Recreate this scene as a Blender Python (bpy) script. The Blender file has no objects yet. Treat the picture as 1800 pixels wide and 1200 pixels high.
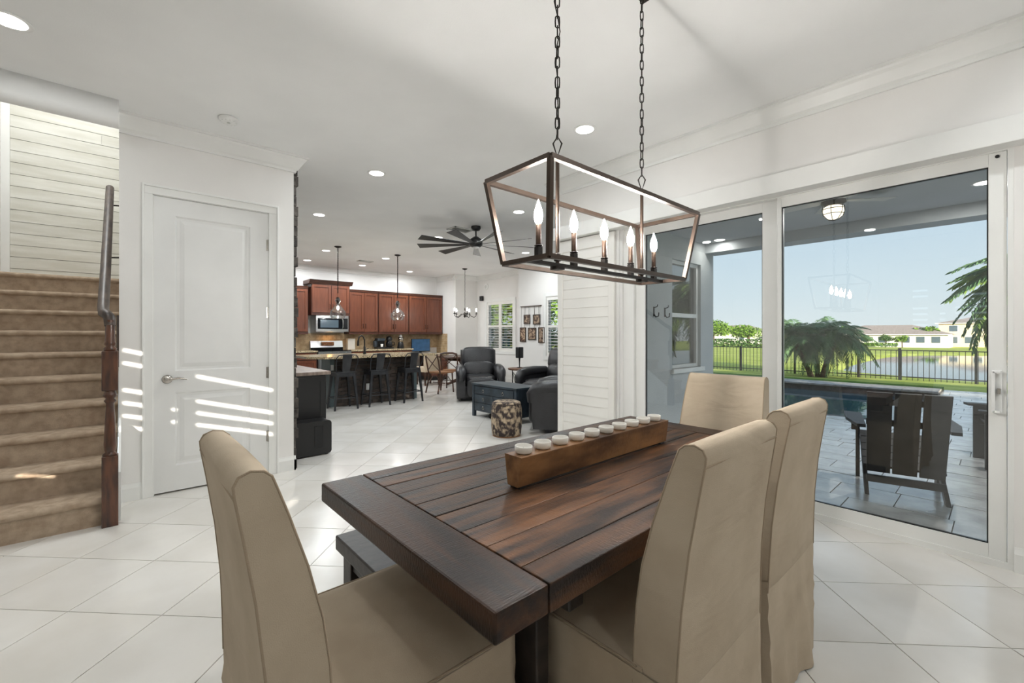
import bpy, bmesh, math, random
from mathutils import Vector, Matrix
R = math.radians
scene = bpy.context.scene
COL = scene.collection
random.seed(7)

# ------------------------------------------------------------------ camera, world, sun, exposure
CAM_H = 1.30
YAW = 48.3                                   # degrees from +X (towards the glass doors) to +Y (towards the kitchen)
cd = bpy.data.cameras.new('camera'); cam = bpy.data.objects.new('camera', cd); COL.objects.link(cam)
cd.sensor_width = 36.0; cd.lens = 765.0 / 1800.0 * 36.0
cd.shift_y = -12.0 / 1800.0
cd.clip_start = 0.02; cd.clip_end = 600
cam.location = (0, 0, CAM_H); cam.rotation_euler = (R(90), 0, R(YAW - 90))
scene.camera = cam

w = bpy.data.worlds.new('sky'); scene.world = w; w.use_nodes = True
nt = w.node_tree; nt.nodes.clear()
out = nt.nodes.new('ShaderNodeOutputWorld'); bg = nt.nodes.new('ShaderNodeBackground')
tc = nt.nodes.new('ShaderNodeTexCoord'); sep = nt.nodes.new('ShaderNodeSeparateXYZ'); rp = nt.nodes.new('ShaderNodeValToRGB')
nt.links.new(tc.outputs['Generated'], sep.inputs[0]); nt.links.new(sep.outputs['Z'], rp.inputs[0])
nt.links.new(rp.outputs[0], bg.inputs[0]); nt.links.new(bg.outputs[0], out.inputs[0])
e = rp.color_ramp.elements
e[0].position = 0.0; e[0].color = (0.84, 0.93, 0.97, 1)
e[1].position = 1.0; e[1].color = (0.42, 0.58, 0.86, 1)
for p, c_ in ((0.08, (0.74, 0.88, 0.97, 1)), (0.32, (0.52, 0.73, 0.95, 1))):
    k = e.new(p); k.color = c_
bg.inputs['Strength'].default_value = 1.05

SUN_K, SUN_T = 1.15, 0.29                    # sun travels (1, SUN_K, -SUN_T): low evening sun from the south-west
sl = bpy.data.lights.new('sun', 'SUN'); sl.energy = 11.0; sl.angle = R(0.3); sl.color = (1.0, 0.93, 0.82)
so = bpy.data.objects.new('sun', sl); COL.objects.link(so); so.location = (-20, -23, 12)
so.rotation_euler = Vector((1, SUN_K, -SUN_T)).to_track_quat('-Z', 'Y').to_euler()

vs = scene.view_settings
vs.view_transform = 'Standard'; vs.look = 'None'; vs.exposure = 0.14; vs.gamma = 1.0; vs.use_curve_mapping = False
cy = scene.cycles
cy.use_denoising = True
try: cy.denoiser = 'OPENIMAGEDENOISE'
except Exception: pass
cy.use_adaptive_sampling = True; cy.adaptive_threshold = 0.025
cy.max_bounces = 9; cy.diffuse_bounces = 5; cy.glossy_bounces = 4; cy.transmission_bounces = 6; cy.transparent_max_bounces = 12
cy.sample_clamp_indirect = 4.0; cy.caustics_reflective = False; cy.caustics_refractive = False
DL_W = 14.0                                  # power of one recessed ceiling light

# ------------------------------------------------------------------ helpers
def lin(v):
    v /= 255.0
    return v / 12.92 if v <= 0.04045 else ((v + 0.055) / 1.055) ** 2.4
def c(r, g, b): return (lin(r), lin(g), lin(b), 1)

MATS = {}
def mat(name, col, rough=0.5, metal=0.0, col2=None, scale=6.0, stretch=(1, 1, 1), bump=0.0, bscale=None, bstretch=None,
        spec=0.5, rnd=0.0, detail=4.0, emit=None, emit_s=0.0, contrast=(0.35, 0.65), coat=0.0, rvar=0.0, trans=0.0, wrinkle=0.0):
    """procedural principled material: noise between two colours, per-object value shift, noise bump"""
    m = bpy.data.materials.new(name); m.use_nodes = True; MATS[name] = m
    n = m.node_tree.nodes; l = m.node_tree.links; b = n['Principled BSDF']
    b.inputs['Roughness'].default_value = rough; b.inputs['Metallic'].default_value = metal
    b.inputs['Specular IOR Level'].default_value = spec
    if coat: b.inputs['Coat Weight'].default_value = coat; b.inputs['Coat Roughness'].default_value = 0.12
    if trans: b.inputs['Transmission Weight'].default_value = trans
    if emit: b.inputs['Emission Color'].default_value = emit; b.inputs['Emission Strength'].default_value = emit_s
    t = n.new('ShaderNodeTexCoord'); mp = n.new('ShaderNodeMapping'); l.new(t.outputs['Object'], mp.inputs[0])
    mp.inputs['Scale'].default_value = stretch
    nz = n.new('ShaderNodeTexNoise'); nz.inputs['Scale'].default_value = scale; nz.inputs['Detail'].default_value = detail
    l.new(mp.outputs[0], nz.inputs['Vector'])
    cr = n.new('ShaderNodeValToRGB'); l.new(nz.outputs['Fac'], cr.inputs[0])
    c2 = col2 or tuple(min(1, x * 0.93) for x in col[:3]) + (1,)
    cr.color_ramp.elements[0].position = contrast[0]; cr.color_ramp.elements[1].position = contrast[1]
    cr.color_ramp.elements[0].color = c2; cr.color_ramp.elements[1].color = col
    o_ = cr.outputs[0]
    if rnd:
        oi = n.new('ShaderNodeObjectInfo'); mr = n.new('ShaderNodeMapRange')
        mr.inputs['To Min'].default_value = 1 - rnd; mr.inputs['To Max'].default_value = 1 + rnd
        l.new(oi.outputs['Random'], mr.inputs['Value'])
        hs = n.new('ShaderNodeHueSaturation'); l.new(o_, hs.inputs['Color']); l.new(mr.outputs[0], hs.inputs['Value']); o_ = hs.outputs[0]
        ad = n.new('ShaderNodeVectorMath'); ad.operation = 'SCALE'; ad.inputs[0].default_value = (37, 23, 51)
        l.new(oi.outputs['Random'], ad.inputs['Scale']); l.new(ad.outputs[0], mp.inputs['Location'])
    l.new(o_, b.inputs['Base Color'])
    if rvar:
        mr2 = n.new('ShaderNodeMapRange'); mr2.inputs['To Min'].default_value = max(0, rough - rvar); mr2.inputs['To Max'].default_value = rough + rvar
        l.new(nz.outputs['Fac'], mr2.inputs['Value']); l.new(mr2.outputs[0], b.inputs['Roughness'])
    if bump:
        n2 = n.new('ShaderNodeTexNoise'); n2.inputs['Scale'].default_value = bscale or scale * 4; n2.inputs['Detail'].default_value = 3
        if bstretch:
            m2 = n.new('ShaderNodeMapping'); m2.inputs['Scale'].default_value = bstretch; l.new(t.outputs['Object'], m2.inputs[0]); l.new(m2.outputs[0], n2.inputs['Vector'])
        else: l.new(t.outputs['Object'], n2.inputs['Vector'])
        bp = n.new('ShaderNodeBump'); bp.inputs['Strength'].default_value = bump; bp.inputs['Distance'].default_value = 0.01
        l.new(n2.outputs['Fac'], bp.inputs['Height']); l.new(bp.outputs[0], b.inputs['Normal'])
        if wrinkle:
            n3 = n.new('ShaderNodeTexNoise'); n3.inputs['Scale'].default_value = 3.2; n3.inputs['Detail'].default_value = 2.5; n3.inputs['Distortion'].default_value = 1.2
            m3 = n.new('ShaderNodeMapping'); m3.inputs['Rotation'].default_value = (0.4, 0.7, 0.3); m3.inputs['Scale'].default_value = (1, 1, 2.6)
            l.new(t.outputs['Object'], m3.inputs[0]); l.new(m3.outputs[0], n3.inputs['Vector'])
            b3 = n.new('ShaderNodeBump'); b3.inputs['Strength'].default_value = wrinkle; b3.inputs['Distance'].default_value = 0.04
            l.new(n3.outputs['Fac'], b3.inputs['Height']); l.new(b3.outputs[0], bp.inputs['Normal'])
    return m

def glow(name, col, s):
    m = bpy.data.materials.new(name); m.use_nodes = True; MATS[name] = m
    n = m.node_tree.nodes; b = n['Principled BSDF']; b.inputs['Base Color'].default_value = col
    b.inputs['Emission Color'].default_value = col; b.inputs['Emission Strength'].default_value = s
    return m

def glass(name, tint, refl=0.06, rough=0.0):
    """thin pane: see-through with a fresnel reflection"""
    m = bpy.data.materials.new(name); m.use_nodes = True; MATS[name] = m
    n = m.node_tree.nodes; l = m.node_tree.links; n.clear()
    o = n.new('ShaderNodeOutputMaterial'); mx = n.new('ShaderNodeMixShader'); tr = n.new('ShaderNodeBsdfTransparent'); gl = n.new('ShaderNodeBsdfGlossy')
    lw = n.new('ShaderNodeLayerWeight'); lw.inputs['Blend'].default_value = 0.25
    mr = n.new('ShaderNodeMapRange'); mr.inputs['To Min'].default_value = refl; mr.inputs['To Max'].default_value = 0.6
    l.new(lw.outputs['Fresnel'], mr.inputs['Value']); l.new(mr.outputs[0], mx.inputs[0])
    tr.inputs[0].default_value = tint; gl.inputs['Roughness'].default_value = rough
    l.new(tr.outputs[0], mx.inputs[1]); l.new(gl.outputs[0], mx.inputs[2]); l.new(mx.outputs[0], o.inputs[0])
    return m

class MB:
    """collects shapes for ONE mesh"""
    def __init__(s): s.v = []; s.f = []; s.sm = []
    def add(s, vs, fs, smooth=False):
        o = len(s.v); s.v += [tuple(p) for p in vs]
        for f in fs: s.f.append([i + o for i in f]); s.sm.append(smooth)
        return s
    def box(s, x0, x1, y0, y1, z0, z1):
        return s.add([(x0, y0, z0), (x1, y0, z0), (x1, y1, z0), (x0, y1, z0), (x0, y0, z1), (x1, y0, z1), (x1, y1, z1), (x0, y1, z1)],
                     [(3, 2, 1, 0), (4, 5, 6, 7), (0, 1, 5, 4), (1, 2, 6, 5), (2, 3, 7, 6), (3, 0, 4, 7)])
    def bar(s, a, b, wx, wz, up=(0, 0, 1)):
        """rectangular bar from a to b"""
        a = Vector(a); b = Vector(b); d = (b - a).normalized(); u = Vector(up)
        if abs(d.dot(u)) > 0.98: u = Vector((0, 1, 0))
        r = d.cross(u).normalized() * (wx / 2); u = r.cross(d).normalized() * (wz / 2)
        v = []
        for p in (a, b): v += [p - r - u, p + r - u, p + r + u, p - r + u]
        return s.add(v, [(0, 1, 2, 3), (7, 6, 5, 4), (0, 4, 5, 1), (1, 5, 6, 2), (2, 6, 7, 3), (3, 7, 4, 0)])
    def hexa(s, v8):
        return s.add(v8, [(3, 2, 1, 0), (4, 5, 6, 7), (0, 1, 5, 4), (1, 2, 6, 5), (2, 3, 7, 6), (3, 0, 4, 7)])
    def tube(s, pts, r, n=8, closed=False, caps=True):
        pts = [Vector(p) for p in pts]; m = len(pts); rr = r if isinstance(r, (list, tuple)) else [r] * m
        v = []; f = []; ref = Vector((0, 0, 1))
        for i, p in enumerate(pts):
            a = pts[(i - 1) % m] if (closed or i) else p; b = pts[(i + 1) % m] if (closed or i < m - 1) else p
            d = (b - a).normalized()
            if abs(d.dot(ref)) > 0.95: ref = Vector((0, 1, 0)) if abs(d.y) < 0.9 else Vector((1, 0, 0))
            x = d.cross(ref).normalized(); y = x.cross(d).normalized(); ref = y
            for k in range(n):
                t = 2 * math.pi * k / n; v.append(p + (x * math.cos(t) + y * math.sin(t)) * rr[i])
        for i in range(m if closed else m - 1):
            for k in range(n):
                j = (i + 1) % m; f.append((i * n + k, i * n + (k + 1) % n, j * n + (k + 1) % n, j * n + k))
        s.add(v, f, True)
        if caps and not closed:
            s.add(v[:n], [tuple(range(n))[::-1]]); s.add(v[-n:], [tuple(range(n))])
        return s
    def lathe(s, prof, cx=0, cy=0, cz=0, n=20, smooth=True):
        v = []; f = []
        for r, z in prof:
            for k in range(n):
                t = 2 * math.pi * k / n; v.append((cx + r * math.cos(t), cy + r * math.sin(t), cz + z))
        for i in range(len(prof) - 1):
            for k in range(n): f.append((i * n + k, i * n + (k + 1) % n, (i + 1) * n + (k + 1) % n, (i + 1) * n + k))
        s.add(v, f, smooth)
        if prof[0][0] > 1e-4: s.add(v[:n], [tuple(range(n))[::-1]])
        if prof[-1][0] > 1e-4: s.add(v[-n:], [tuple(range(n))])
        return s
    def prism(s, poly, axis, a, b, smooth=False):
        """poly of 2-D points swept along axis: x -> (y,z), y -> (x,z), z -> (x,y)"""
        def P(q, t): return {'x': (t, q[0], q[1]), 'y': (q[0], t, q[1]), 'z': (q[0], q[1], t)}[axis]
        n = len(poly); v = [P(q, a) for q in poly] + [P(q, b) for q in poly]
        s.add(v, [(i, (i + 1) % n, n + (i + 1) % n, n + i) for i in range(n)], smooth)
        return s.add(v[:n], [tuple(range(n))[::-1]]).add(v[n:], [tuple(range(n))])
    def grid(s, fn, nu, nv, smooth=True):
        v = [fn(i / nu, j / nv) for j in range(nv + 1) for i in range(nu + 1)]
        return s.add(v, [(j * (nu + 1) + i, j * (nu + 1) + i + 1, (j + 1) * (nu + 1) + i + 1, (j + 1) * (nu + 1) + i) for j in range(nv) for i in range(nu)], smooth)
    def ball(s, cx, cy, cz, rx, ry=None, rz=None, nu=14, nv=8):
        ry = ry or rx; rz = rz or rx
        return s.grid(lambda u, q: (cx + rx * math.sin(math.pi * q) * math.cos(2 * math.pi * u), cy + ry * math.sin(math.pi * q) * math.sin(2 * math.pi * u), cz - rz * math.cos(math.pi * q)), nu, nv)
    def pillow(s, cx, cy, cz, hx, hy, hz, p=4.0, nu=20, nv=12):
        """soft box (superellipsoid)"""
        def sg(x, e): return math.copysign(abs(x) ** (2.0 / e), x)
        def fn(u, q):
            a = 2 * math.pi * u; b = math.pi * (q - 0.5)
            return (cx + hx * sg(math.cos(b), p) * sg(math.cos(a), p), cy + hy * sg(math.cos(b), p) * sg(math.sin(a), p), cz + hz * sg(math.sin(b), p))
        return s.grid(fn, nu, nv)
    def xform(s, M, start=0):
        s.v[start:] = [tuple(M @ Vector(p)) for p in s.v[start:]]; return s
    def mesh(s, name, m):
        me = bpy.data.meshes.new(name); me.from_pydata(s.v, [], s.f); me.update()
        me.polygons.foreach_set('use_smooth', s.sm)
        if m: me.materials.append(MATS[m])
        bm = bmesh.new(); bm.from_mesh(me); bmesh.ops.recalc_face_normals(bm, faces=bm.faces[:]); bm.to_mesh(me); bm.free()
        return me

def meta(o, label=None, cat=None, group=None, kind=None):
    if label: o['label'] = label
    if cat: o['category'] = cat
    if group: o['group'] = group
    if kind: o['kind'] = kind
    return o
def thing(name, label, cat, loc=(0, 0, 0), rz=0.0, group=None, kind=None):
    o = bpy.data.objects.new(name, None); COL.objects.link(o); o.empty_display_size = 0.1
    o.location = loc; o.rotation_euler = (0, 0, R(rz)); return meta(o, label, cat, group, kind)
def bevel(o, wd, seg=2):
    b = o.modifiers.new('bevel', 'BEVEL'); b.width = wd; b.segments = seg; b.limit_method = 'ANGLE'; b.angle_limit = R(40)
def part(parent, name, mb, m, world=True, bev=0.0, label=None, kind=None, subsurf=0):
    """a mesh part; world=True: vertices given in world axes at an unrotated parent"""
    if isinstance(mb, bpy.types.Mesh): me = mb
    else:
        if world and parent is not None:
            q = parent; off = Vector((0, 0, 0))
            while q is not None: off += Vector(q.location); q = q.parent
            mb.xform(Matrix.Translation(-off))
        me = mb.mesh(name, m)
    o = bpy.data.objects.new(name, me); COL.objects.link(o); o.parent = parent
    if bev: bevel(o, bev)
    if subsurf:
        sm_ = o.modifiers.new('sub', 'SUBSURF'); sm_.levels = subsurf; sm_.render_levels = subsurf
    return meta(o, label, None, None, kind)
def solo(name, mb, m, label, cat, group=None, kind=None, bev=0.0):
    """a thing of one mesh, origin at its base centre"""
    xs, ys, zs = zip(*mb.v); o3 = Vector(((min(xs) + max(xs)) / 2, (min(ys) + max(ys)) / 2, min(zs)))
    mb.xform(Matrix.Translation(-o3)); o = bpy.data.objects.new(name, mb.mesh(name, m)); COL.objects.link(o); o.location = o3
    if bev: bevel(o, bev)
    return meta(o, label, cat, group, kind)
def struct(name, mb, m, label, cat, bev=0.0): return solo(name, mb, m, label, cat, kind='structure', bev=bev)
def copy_tree(o, parent=None):
    k = o.copy(); COL.objects.link(k); k.parent = parent
    for ch in list(o.children): copy_tree(ch, k)
    return k
def dup(root, loc, rz=0.0, label=None):
    k = copy_tree(root); k.location = loc; k.rotation_euler = (0, 0, R(rz))
    if label: k['label'] = label
    return k
def lamp(name, kind, loc, power, col=(1, 1, 1), size=0.1, parent=None, rot=(0, 0, 0), spot=None):
    d = bpy.data.lights.new(name, kind); d.energy = power; d.color = col
    if kind == 'AREA': d.shape = 'DISK'; d.size = size
    else: d.shadow_soft_size = size
    if spot: d.spot_size = R(spot); d.spot_blend = 0.6
    o = bpy.data.objects.new(name, d); COL.objects.link(o); o.location = loc; o.rotation_euler = rot; o.parent = parent
    return o

# ------------------------------------------------------------------ materials
mat('wall_paint', c(236, 234, 231), 0.7, bump=0.04, bscale=180, scale=1.2)
mat('ceiling_paint', c(243, 243, 242), 0.8, bump=0.06, bscale=120, scale=1)
mat('trim_white', c(236, 236, 233), 0.35, scale=2)
mat('shutter_white', c(238, 236, 231), 0.4, scale=2)
mat('door_white', c(232, 232, 230), 0.38, scale=2)
mat('floor_tile', c(227, 224, 219), 0.22, col2=c(217, 213, 206), scale=2.2, rnd=0.035, detail=8, bump=0.03, bscale=25, rvar=0.06)
mat('grout', c(200, 192, 181), 0.9, bump=0.1)
mat('carpet', c(214, 194, 170), 0.98, col2=c(186, 163, 140), scale=16, bump=0.9, bscale=420, spec=0.1, detail=6)
mat('shiplap', c(222, 221, 213), 0.55, col2=c(205, 203, 192), scale=2.0, stretch=(1, 1, 8), rnd=0.05, bump=0.05, bscale=30)
mat('walnut_stain', c(96, 58, 38), 0.3, col2=c(44, 25, 17), scale=5, stretch=(6, 6, 1), coat=0.3)
mat('rail_wood', c(84, 70, 61), 0.42, col2=c(48, 38, 32), scale=5, stretch=(6, 2, 2))
mat('table_wood', c(100, 69, 47), 0.38, col2=c(34, 25, 21), scale=4.0, stretch=(0.7, 6, 6), rnd=0.42, detail=12, bump=0.3, bscale=70, bstretch=(4, .4, 1), coat=0.0, spec=0.24, contrast=(0.40, 0.64), rvar=0.12)
mat('table_end_wood', c(78, 53, 37), 0.38, col2=c(32, 23, 19), scale=4.0, stretch=(6, 0.7, 6), rnd=0.15, detail=10, bump=0.22, bscale=70, bstretch=(.4, 4, 1), coat=0.0, spec=0.2, contrast=(0.36, 0.72), rvar=0.12)
mat('dark_wood', c(48, 40, 36), 0.45, col2=c(30, 25, 23), scale=4, stretch=(1, 6, 6), bump=0.1, bscale=40)
mat('beam_wood', c(158, 114, 74), 0.5, col2=c(66, 43, 28), scale=4, stretch=(1, 3, 3), detail=8, bump=0.2, bscale=40, contrast=(0.3, 0.68))
mat('candle_white', c(250, 246, 238), 0.4)
mat('linen', c(188, 174, 154), 0.92, col2=c(176, 161, 141), scale=5, bump=0.22, bscale=520, spec=0.15, wrinkle=0.16)
mat('linen_seam', c(164, 148, 128), 0.95, spec=0.1, bump=0.3, bscale=400)
mat('bronze', c(72, 60, 52), 0.38, metal=0.75, scale=12)
mat('bronze_dark', c(40, 35, 32), 0.45, metal=0.6, scale=12)
mat('candle_sleeve', c(70, 52, 40), 0.45, metal=0.5)
mat('nickel', c(190, 185, 178), 0.22, metal=1.0)
mat('steel', c(196, 196, 194), 0.28, metal=1.0, scale=3, stretch=(1, 1, 40))
mat('black_glass', c(18, 20, 24), 0.06)
mat('black_paint', c(26, 26, 27), 0.38, col2=c(20, 20, 21))
mat('black_plastic', c(24, 24, 25), 0.3)
mat('stool_metal', c(58, 59, 62), 0.42, metal=0.35, col2=c(44, 45, 48), scale=9)
mat('stone_dark', c(92, 86, 80), 0.85, col2=c(46, 42, 40), scale=14, bump=0.8, bscale=30, rnd=0.3)
mat('console_top', c(150, 134, 122), 0.35, col2=c(120, 104, 94), scale=5, stretch=(6, 1, 1))
mat('leather', c(44, 44, 47), 0.30, col2=c(31, 31, 33), scale=4, bump=0.35, bscale=90, spec=0.6, rvar=0.08)
mat('chest_paint', c(58, 70, 80), 0.42, col2=c(38, 46, 53), scale=7, detail=8, bump=0.1)
mat('drum_hide', c(186, 166, 140), 0.85, col2=c(58, 48, 47), scale=18, stretch=(1, 1, 0.8), detail=12, bump=0.5, bscale=50, contrast=(0.44, 0.6))
mat('cherry', c(114, 63, 41), 0.36, col2=c(98, 52, 33), scale=5, stretch=(5, 5, 0.7), coat=0.15, rnd=0.06, detail=6)
mat('cherry_dark', c(84, 46, 31), 0.4, col2=c(66, 36, 24), scale=5, stretch=(1, 5, 5))
mat('granite', c(204, 186, 152), 0.18, col2=c(96, 80, 62), scale=60, detail=6, contrast=(0.38, 0.55))
mat('backsplash', c(206, 182, 146), 0.4, col2=c(176, 148, 112), scale=9, detail=6)
mat('backsplash_grout', c(168, 148, 122), 0.9)
mat('island_brick', c(84, 72, 64), 0.7, col2=c(52, 47, 45), scale=9, rnd=0.25, bump=0.4, bscale=50)
mat('island_paint', c(92, 108, 112), 0.5)
mat('nook_wood', c(88, 58, 42), 0.4, col2=c(50, 32, 24), scale=6, stretch=(1, 4, 4))
mat('seat_cane', c(138, 96, 62), 0.6)
mat('chair_beige', c(196, 178, 154), 0.85, bump=0.2, bscale=300)
mat('photo_print', c(176, 152, 128), 0.4, col2=c(62, 40, 34), scale=22, rnd=0.3, contrast=(0.42, 0.58))
mat('frame_wood', c(72, 58, 48), 0.5)
mat('screen_blue', c(40, 70, 96), 0.15, col2=c(26, 48, 66), scale=9, emit=c(42, 78, 112), emit_s=0.5)
mat('paper', c(236, 232, 224), 0.8)
mat('plastic_white', c(238, 238, 236), 0.4)
mat('vent_metal', c(212, 212, 208), 0.5)
mat('void', c(40, 40, 40), 0.9)
mat('side_top', c(120, 84, 62), 0.45, col2=c(92, 62, 46), scale=5)
mat('sign_wood', c(150, 100, 62), 0.7, col2=c(90, 54, 30), scale=30)
mat('stucco', c(196, 200, 200), 0.9, bump=0.5, bscale=90, scale=3)
mat('lanai_ceiling', c(188, 192, 194), 0.85, scale=2)
mat('paver', c(232, 229, 224), 0.16, col2=c(196, 193, 190), scale=5, rnd=0.12, detail=8, bump=0.15, bscale=30, rvar=0.08, spec=0.9)
mat('paver_joint', c(90, 88, 86), 0.9)
mat('coping', c(186, 178, 168), 0.6, col2=c(150, 142, 134), scale=8, rnd=0.08)
mat('pool_wall', c(92, 88, 84), 0.7, scale=10, col2=c(66, 62, 60))
mat('pool_floor', c(96, 158, 172), 0.6, scale=3)
mat('adirondack', c(62, 60, 60), 0.55, scale=10, col2=c(48, 46, 47), rnd=0.12)
mat('fence_black', c(28, 29, 30), 0.4)
mat('grass', c(202, 206, 112), 0.95, col2=c(168, 180, 80), scale=0.5, detail=10, bump=0.6, bscale=40, spec=0.05)
mat('grass_dark', c(104, 134, 52), 0.95, col2=c(72, 100, 40), scale=6, detail=8, spec=0.05)
mat('leaf_tree', c(140, 172, 62), 0.7, col2=c(82, 120, 40), scale=3, spec=0.2)
mat('leaf_deep', c(92, 128, 58), 0.7, col2=c(54, 86, 40), scale=3, spec=0.2)
mat('palm_leaf', c(112, 142, 96), 0.5, col2=c(72, 106, 74), scale=4, spec=0.3)
mat('palm_leaf_light', c(136, 160, 72), 0.55, col2=c(88, 122, 60), scale=4, spec=0.3)
mat('bark', c(112, 92, 74), 0.9, col2=c(70, 58, 48), scale=12, bump=0.7)
mat('house_white', c(232, 226, 214), 0.85)
mat('house_tan', c(226, 208, 178), 0.85)
mat('house_roof', c(176, 160, 148), 0.85, col2=c(150, 136, 126), scale=3)
mat('house_window', c(86, 100, 110), 0.15)
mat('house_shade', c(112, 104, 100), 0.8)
glass('pane', (0.91, 0.92, 0.91, 1), 0.075)
glass('pane_clear', (0.95, 0.96, 0.96, 1), 0.05)
glass('pendant_glass', (0.86, 0.88, 0.89, 1), 0.22)
glow('downlight_glow', (1.0, 0.97, 0.92, 1), 9.0)
glow('bulb_warm', (1.0, 0.965, 0.92, 1), 500.0)
glow('bulb_white', (1.0, 0.99, 0.97, 1), 620.0)
glow('bulb_nook', (1.0, 0.96, 0.9, 1), 110.0)
glow('globe_glow', (1.0, 0.88, 0.68, 1), 2.2)
m = bpy.data.materials.new('water'); m.use_nodes = True; MATS['water'] = m
n = m.node_tree.nodes; l = m.node_tree.links; b = n['Principled BSDF']
b.inputs['Base Color'].default_value = c(72, 96, 102); b.inputs['Roughness'].default_value = 0.03; b.inputs['IOR'].default_value = 1.33
t = n.new('ShaderNodeTexCoord'); wv = n.new('ShaderNodeTexNoise'); wv.inputs['Scale'].default_value = 3.5; l.new(t.outputs['Object'], wv.inputs['Vector'])
bp = n.new('ShaderNodeBump'); bp.inputs['Strength'].default_value = 0.06; bp.inputs['Distance'].default_value = 0.02
l.new(wv.outputs['Fac'], bp.inputs['Height']); l.new(bp.outputs[0], b.inputs['Normal'])

# ================================================================== THE SETTING
CEIL = 3.0
floor = thing('floor', 'pale cream ceramic tiles laid diagonally across the whole open room', 'floor', (2, 4, 0), kind='structure')
g = MB(); g.box(-3.2, 3.75, -2.7, 4.6, -0.12, -0.006); g.box(1.0, 7.9, 3.2, 11.4, -0.12, -0.0061)
part(floor, 'grout_bed', g, 'grout')
TS = 0.4625; U0, V0 = 2.383, 1.962; q2 = math.sqrt(2)
def clip(poly, ax, lim, sgn):
    o = []
    for i in range(len(poly)):
        a, b_ = poly[i - 1], poly[i]; da = sgn * (lim - a[ax]); db = sgn * (lim - b_[ax])
        if (da >= 0) != (db >= 0):
            t_ = da / (da - db); o.append((a[0] + (b_[0] - a[0]) * t_, a[1] + (b_[1] - a[1]) * t_))
        if db >= 0: o.append(b_)
    return o
fx, fy = math.cos(R(YAW)), math.sin(R(YAW))
tiles = []
for iu in range(-16, 40):
    for iv in range(-30, 26):
        u = U0 + (iu + .5) * TS; v_ = V0 + (iv + .5) * TS; x = (u + v_) / q2; y = (u - v_) / q2
        if not ((-3.1 < x < 3.9 and -2.6 < y < 4.6) or (1.1 < x < 7.9 and 3.2 < y < 11.4)): continue
        if x < 1.2 and y > 4.7: continue
        if x > 3.95 and y < 3.3: continue
        dep = x * fx + y * fy; lat = x * fy - y * fx
        seen = dep > 0.25 and abs(lat) < dep * 1.25 + 0.3
        tiles.append((0 if seen else 1, dep if seen else 50 + abs(dep), x, y))
tiles.sort()
hd = (TS / 2 - 0.0022) * q2
def tile_mb(poly, zt=0.0, zb=-0.006):
    n_ = len(poly); mb = MB()
    mb.add([(p[0], p[1], zt) for p in poly] + [(p[0], p[1], zb) for p in poly], [tuple(range(n_))] + [(i, n_ + i, n_ + (i + 1) % n_, (i + 1) % n_) for i in range(n_)])
    return mb
full = tile_mb([(hd, 0), (0, hd), (-hd, 0), (0, -hd)]).mesh('floor_tile', 'floor_tile')
rest = MB()
for i, (s_, d_, x, y) in enumerate(tiles):
    poly = [(hd, 0), (0, hd), (-hd, 0), (0, -hd)]
    cut = y < 3.32 and x + hd > 3.66
    if cut:
        poly = clip(poly, 0, 3.66 - x, 1)
        if len(poly) < 3: continue
    if i < 300:
        o = part(floor, 'floor_tile', full if not cut else tile_mb(poly).mesh('floor_tile', 'floor_tile'), None)
        o.location = (x - 2, y - 4, 0)
    else: rest.add([(a + x, b_ + y, 0) for a, b_ in poly], [tuple(range(len(poly)))])
part(floor, 'far_tiles', rest, 'floor_tile', kind='stuff')

# ---- ceiling with the stairwell left open, roof above
g = MB(); g.box(-3.2, 3.9, -2.7, 4.25, CEIL, 3.25); g.box(-3.2, -1.03, 4.25, 4.6, CEIL, 3.25); g.box(-0.03, 7.95, 4.25, 11.45, CEIL, 3.25); g.box(3.9, 7.95, 3.15, 4.25, CEIL, 3.25)
struct('ceiling', g, 'ceiling_paint', 'smooth white ceiling over the dining, living and kitchen areas', 'ceiling')

# ---- walls
def wall(name, mb, label, m_='wall_paint'): return struct(name, mb, m_, label, 'wall')
YW = 4.532
g = MB(); g.box(-0.03, 0.165, YW, YW + .12, 0, CEIL); g.box(1.01, 1.22, YW, YW + .12, 0, CEIL); g.box(0.165, 1.01, YW, YW + .12, 2.435, CEIL)
wall('wall_north', g, 'greige wall around the white panelled door')
g = MB(); g.box(1.08, 1.22, YW + .12, 11.3, 0, CEIL); wall('wall_living_west', g, 'wall behind the dark stacked stone, seen edge-on')
g = MB(); g.box(-0.03, 0.09, YW + .12, 7.45, 0, 5.2); wall('wall_stair_east', g, 'pale wall closing the stairwell beside the door')
g = MB(); g.box(-1.15, -1.03, 4.1, 7.45, 0, 5.2); wall('wall_stair_west', g, 'pale wall on the left of the carpeted stairs')
g = MB(); g.box(-3.2, -1.15, 4.1, 4.25, 0, CEIL); wall('wall_northwest', g, 'pale wall left of the stairs')
g = MB(); g.box(-1.2, 0.1, 7.47, 7.6, 0, 5.2); wb = wall('wall_stair_north', g, 'stairwell end wall behind the white planks')
g = MB(); g.box(-1.2, 0.1, 4.2, 7.6, 5.2, 5.3); g.box(-1.03, 0.09, 4.3, 4.42, 3.25, 5.2); struct('ceiling_stair', g, 'ceiling_paint', 'white ceiling high over the stairwell', 'ceiling')
# rounded header where the ceiling meets the stairwell
pr_ = [(4.25, CEIL)] + [(4.335 - .085 * math.cos(R(a)), 2.885 - .06 * math.sin(R(a))) for a in range(0, 181, 20)] + [(4.42, CEIL)]
g = MB(); g.prism(pr_, 'x', -1.03, -0.03, True); struct('trim_1', g, 'ceiling_paint', 'rounded white header at the ceiling edge over the stairs', 'trim')
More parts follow.
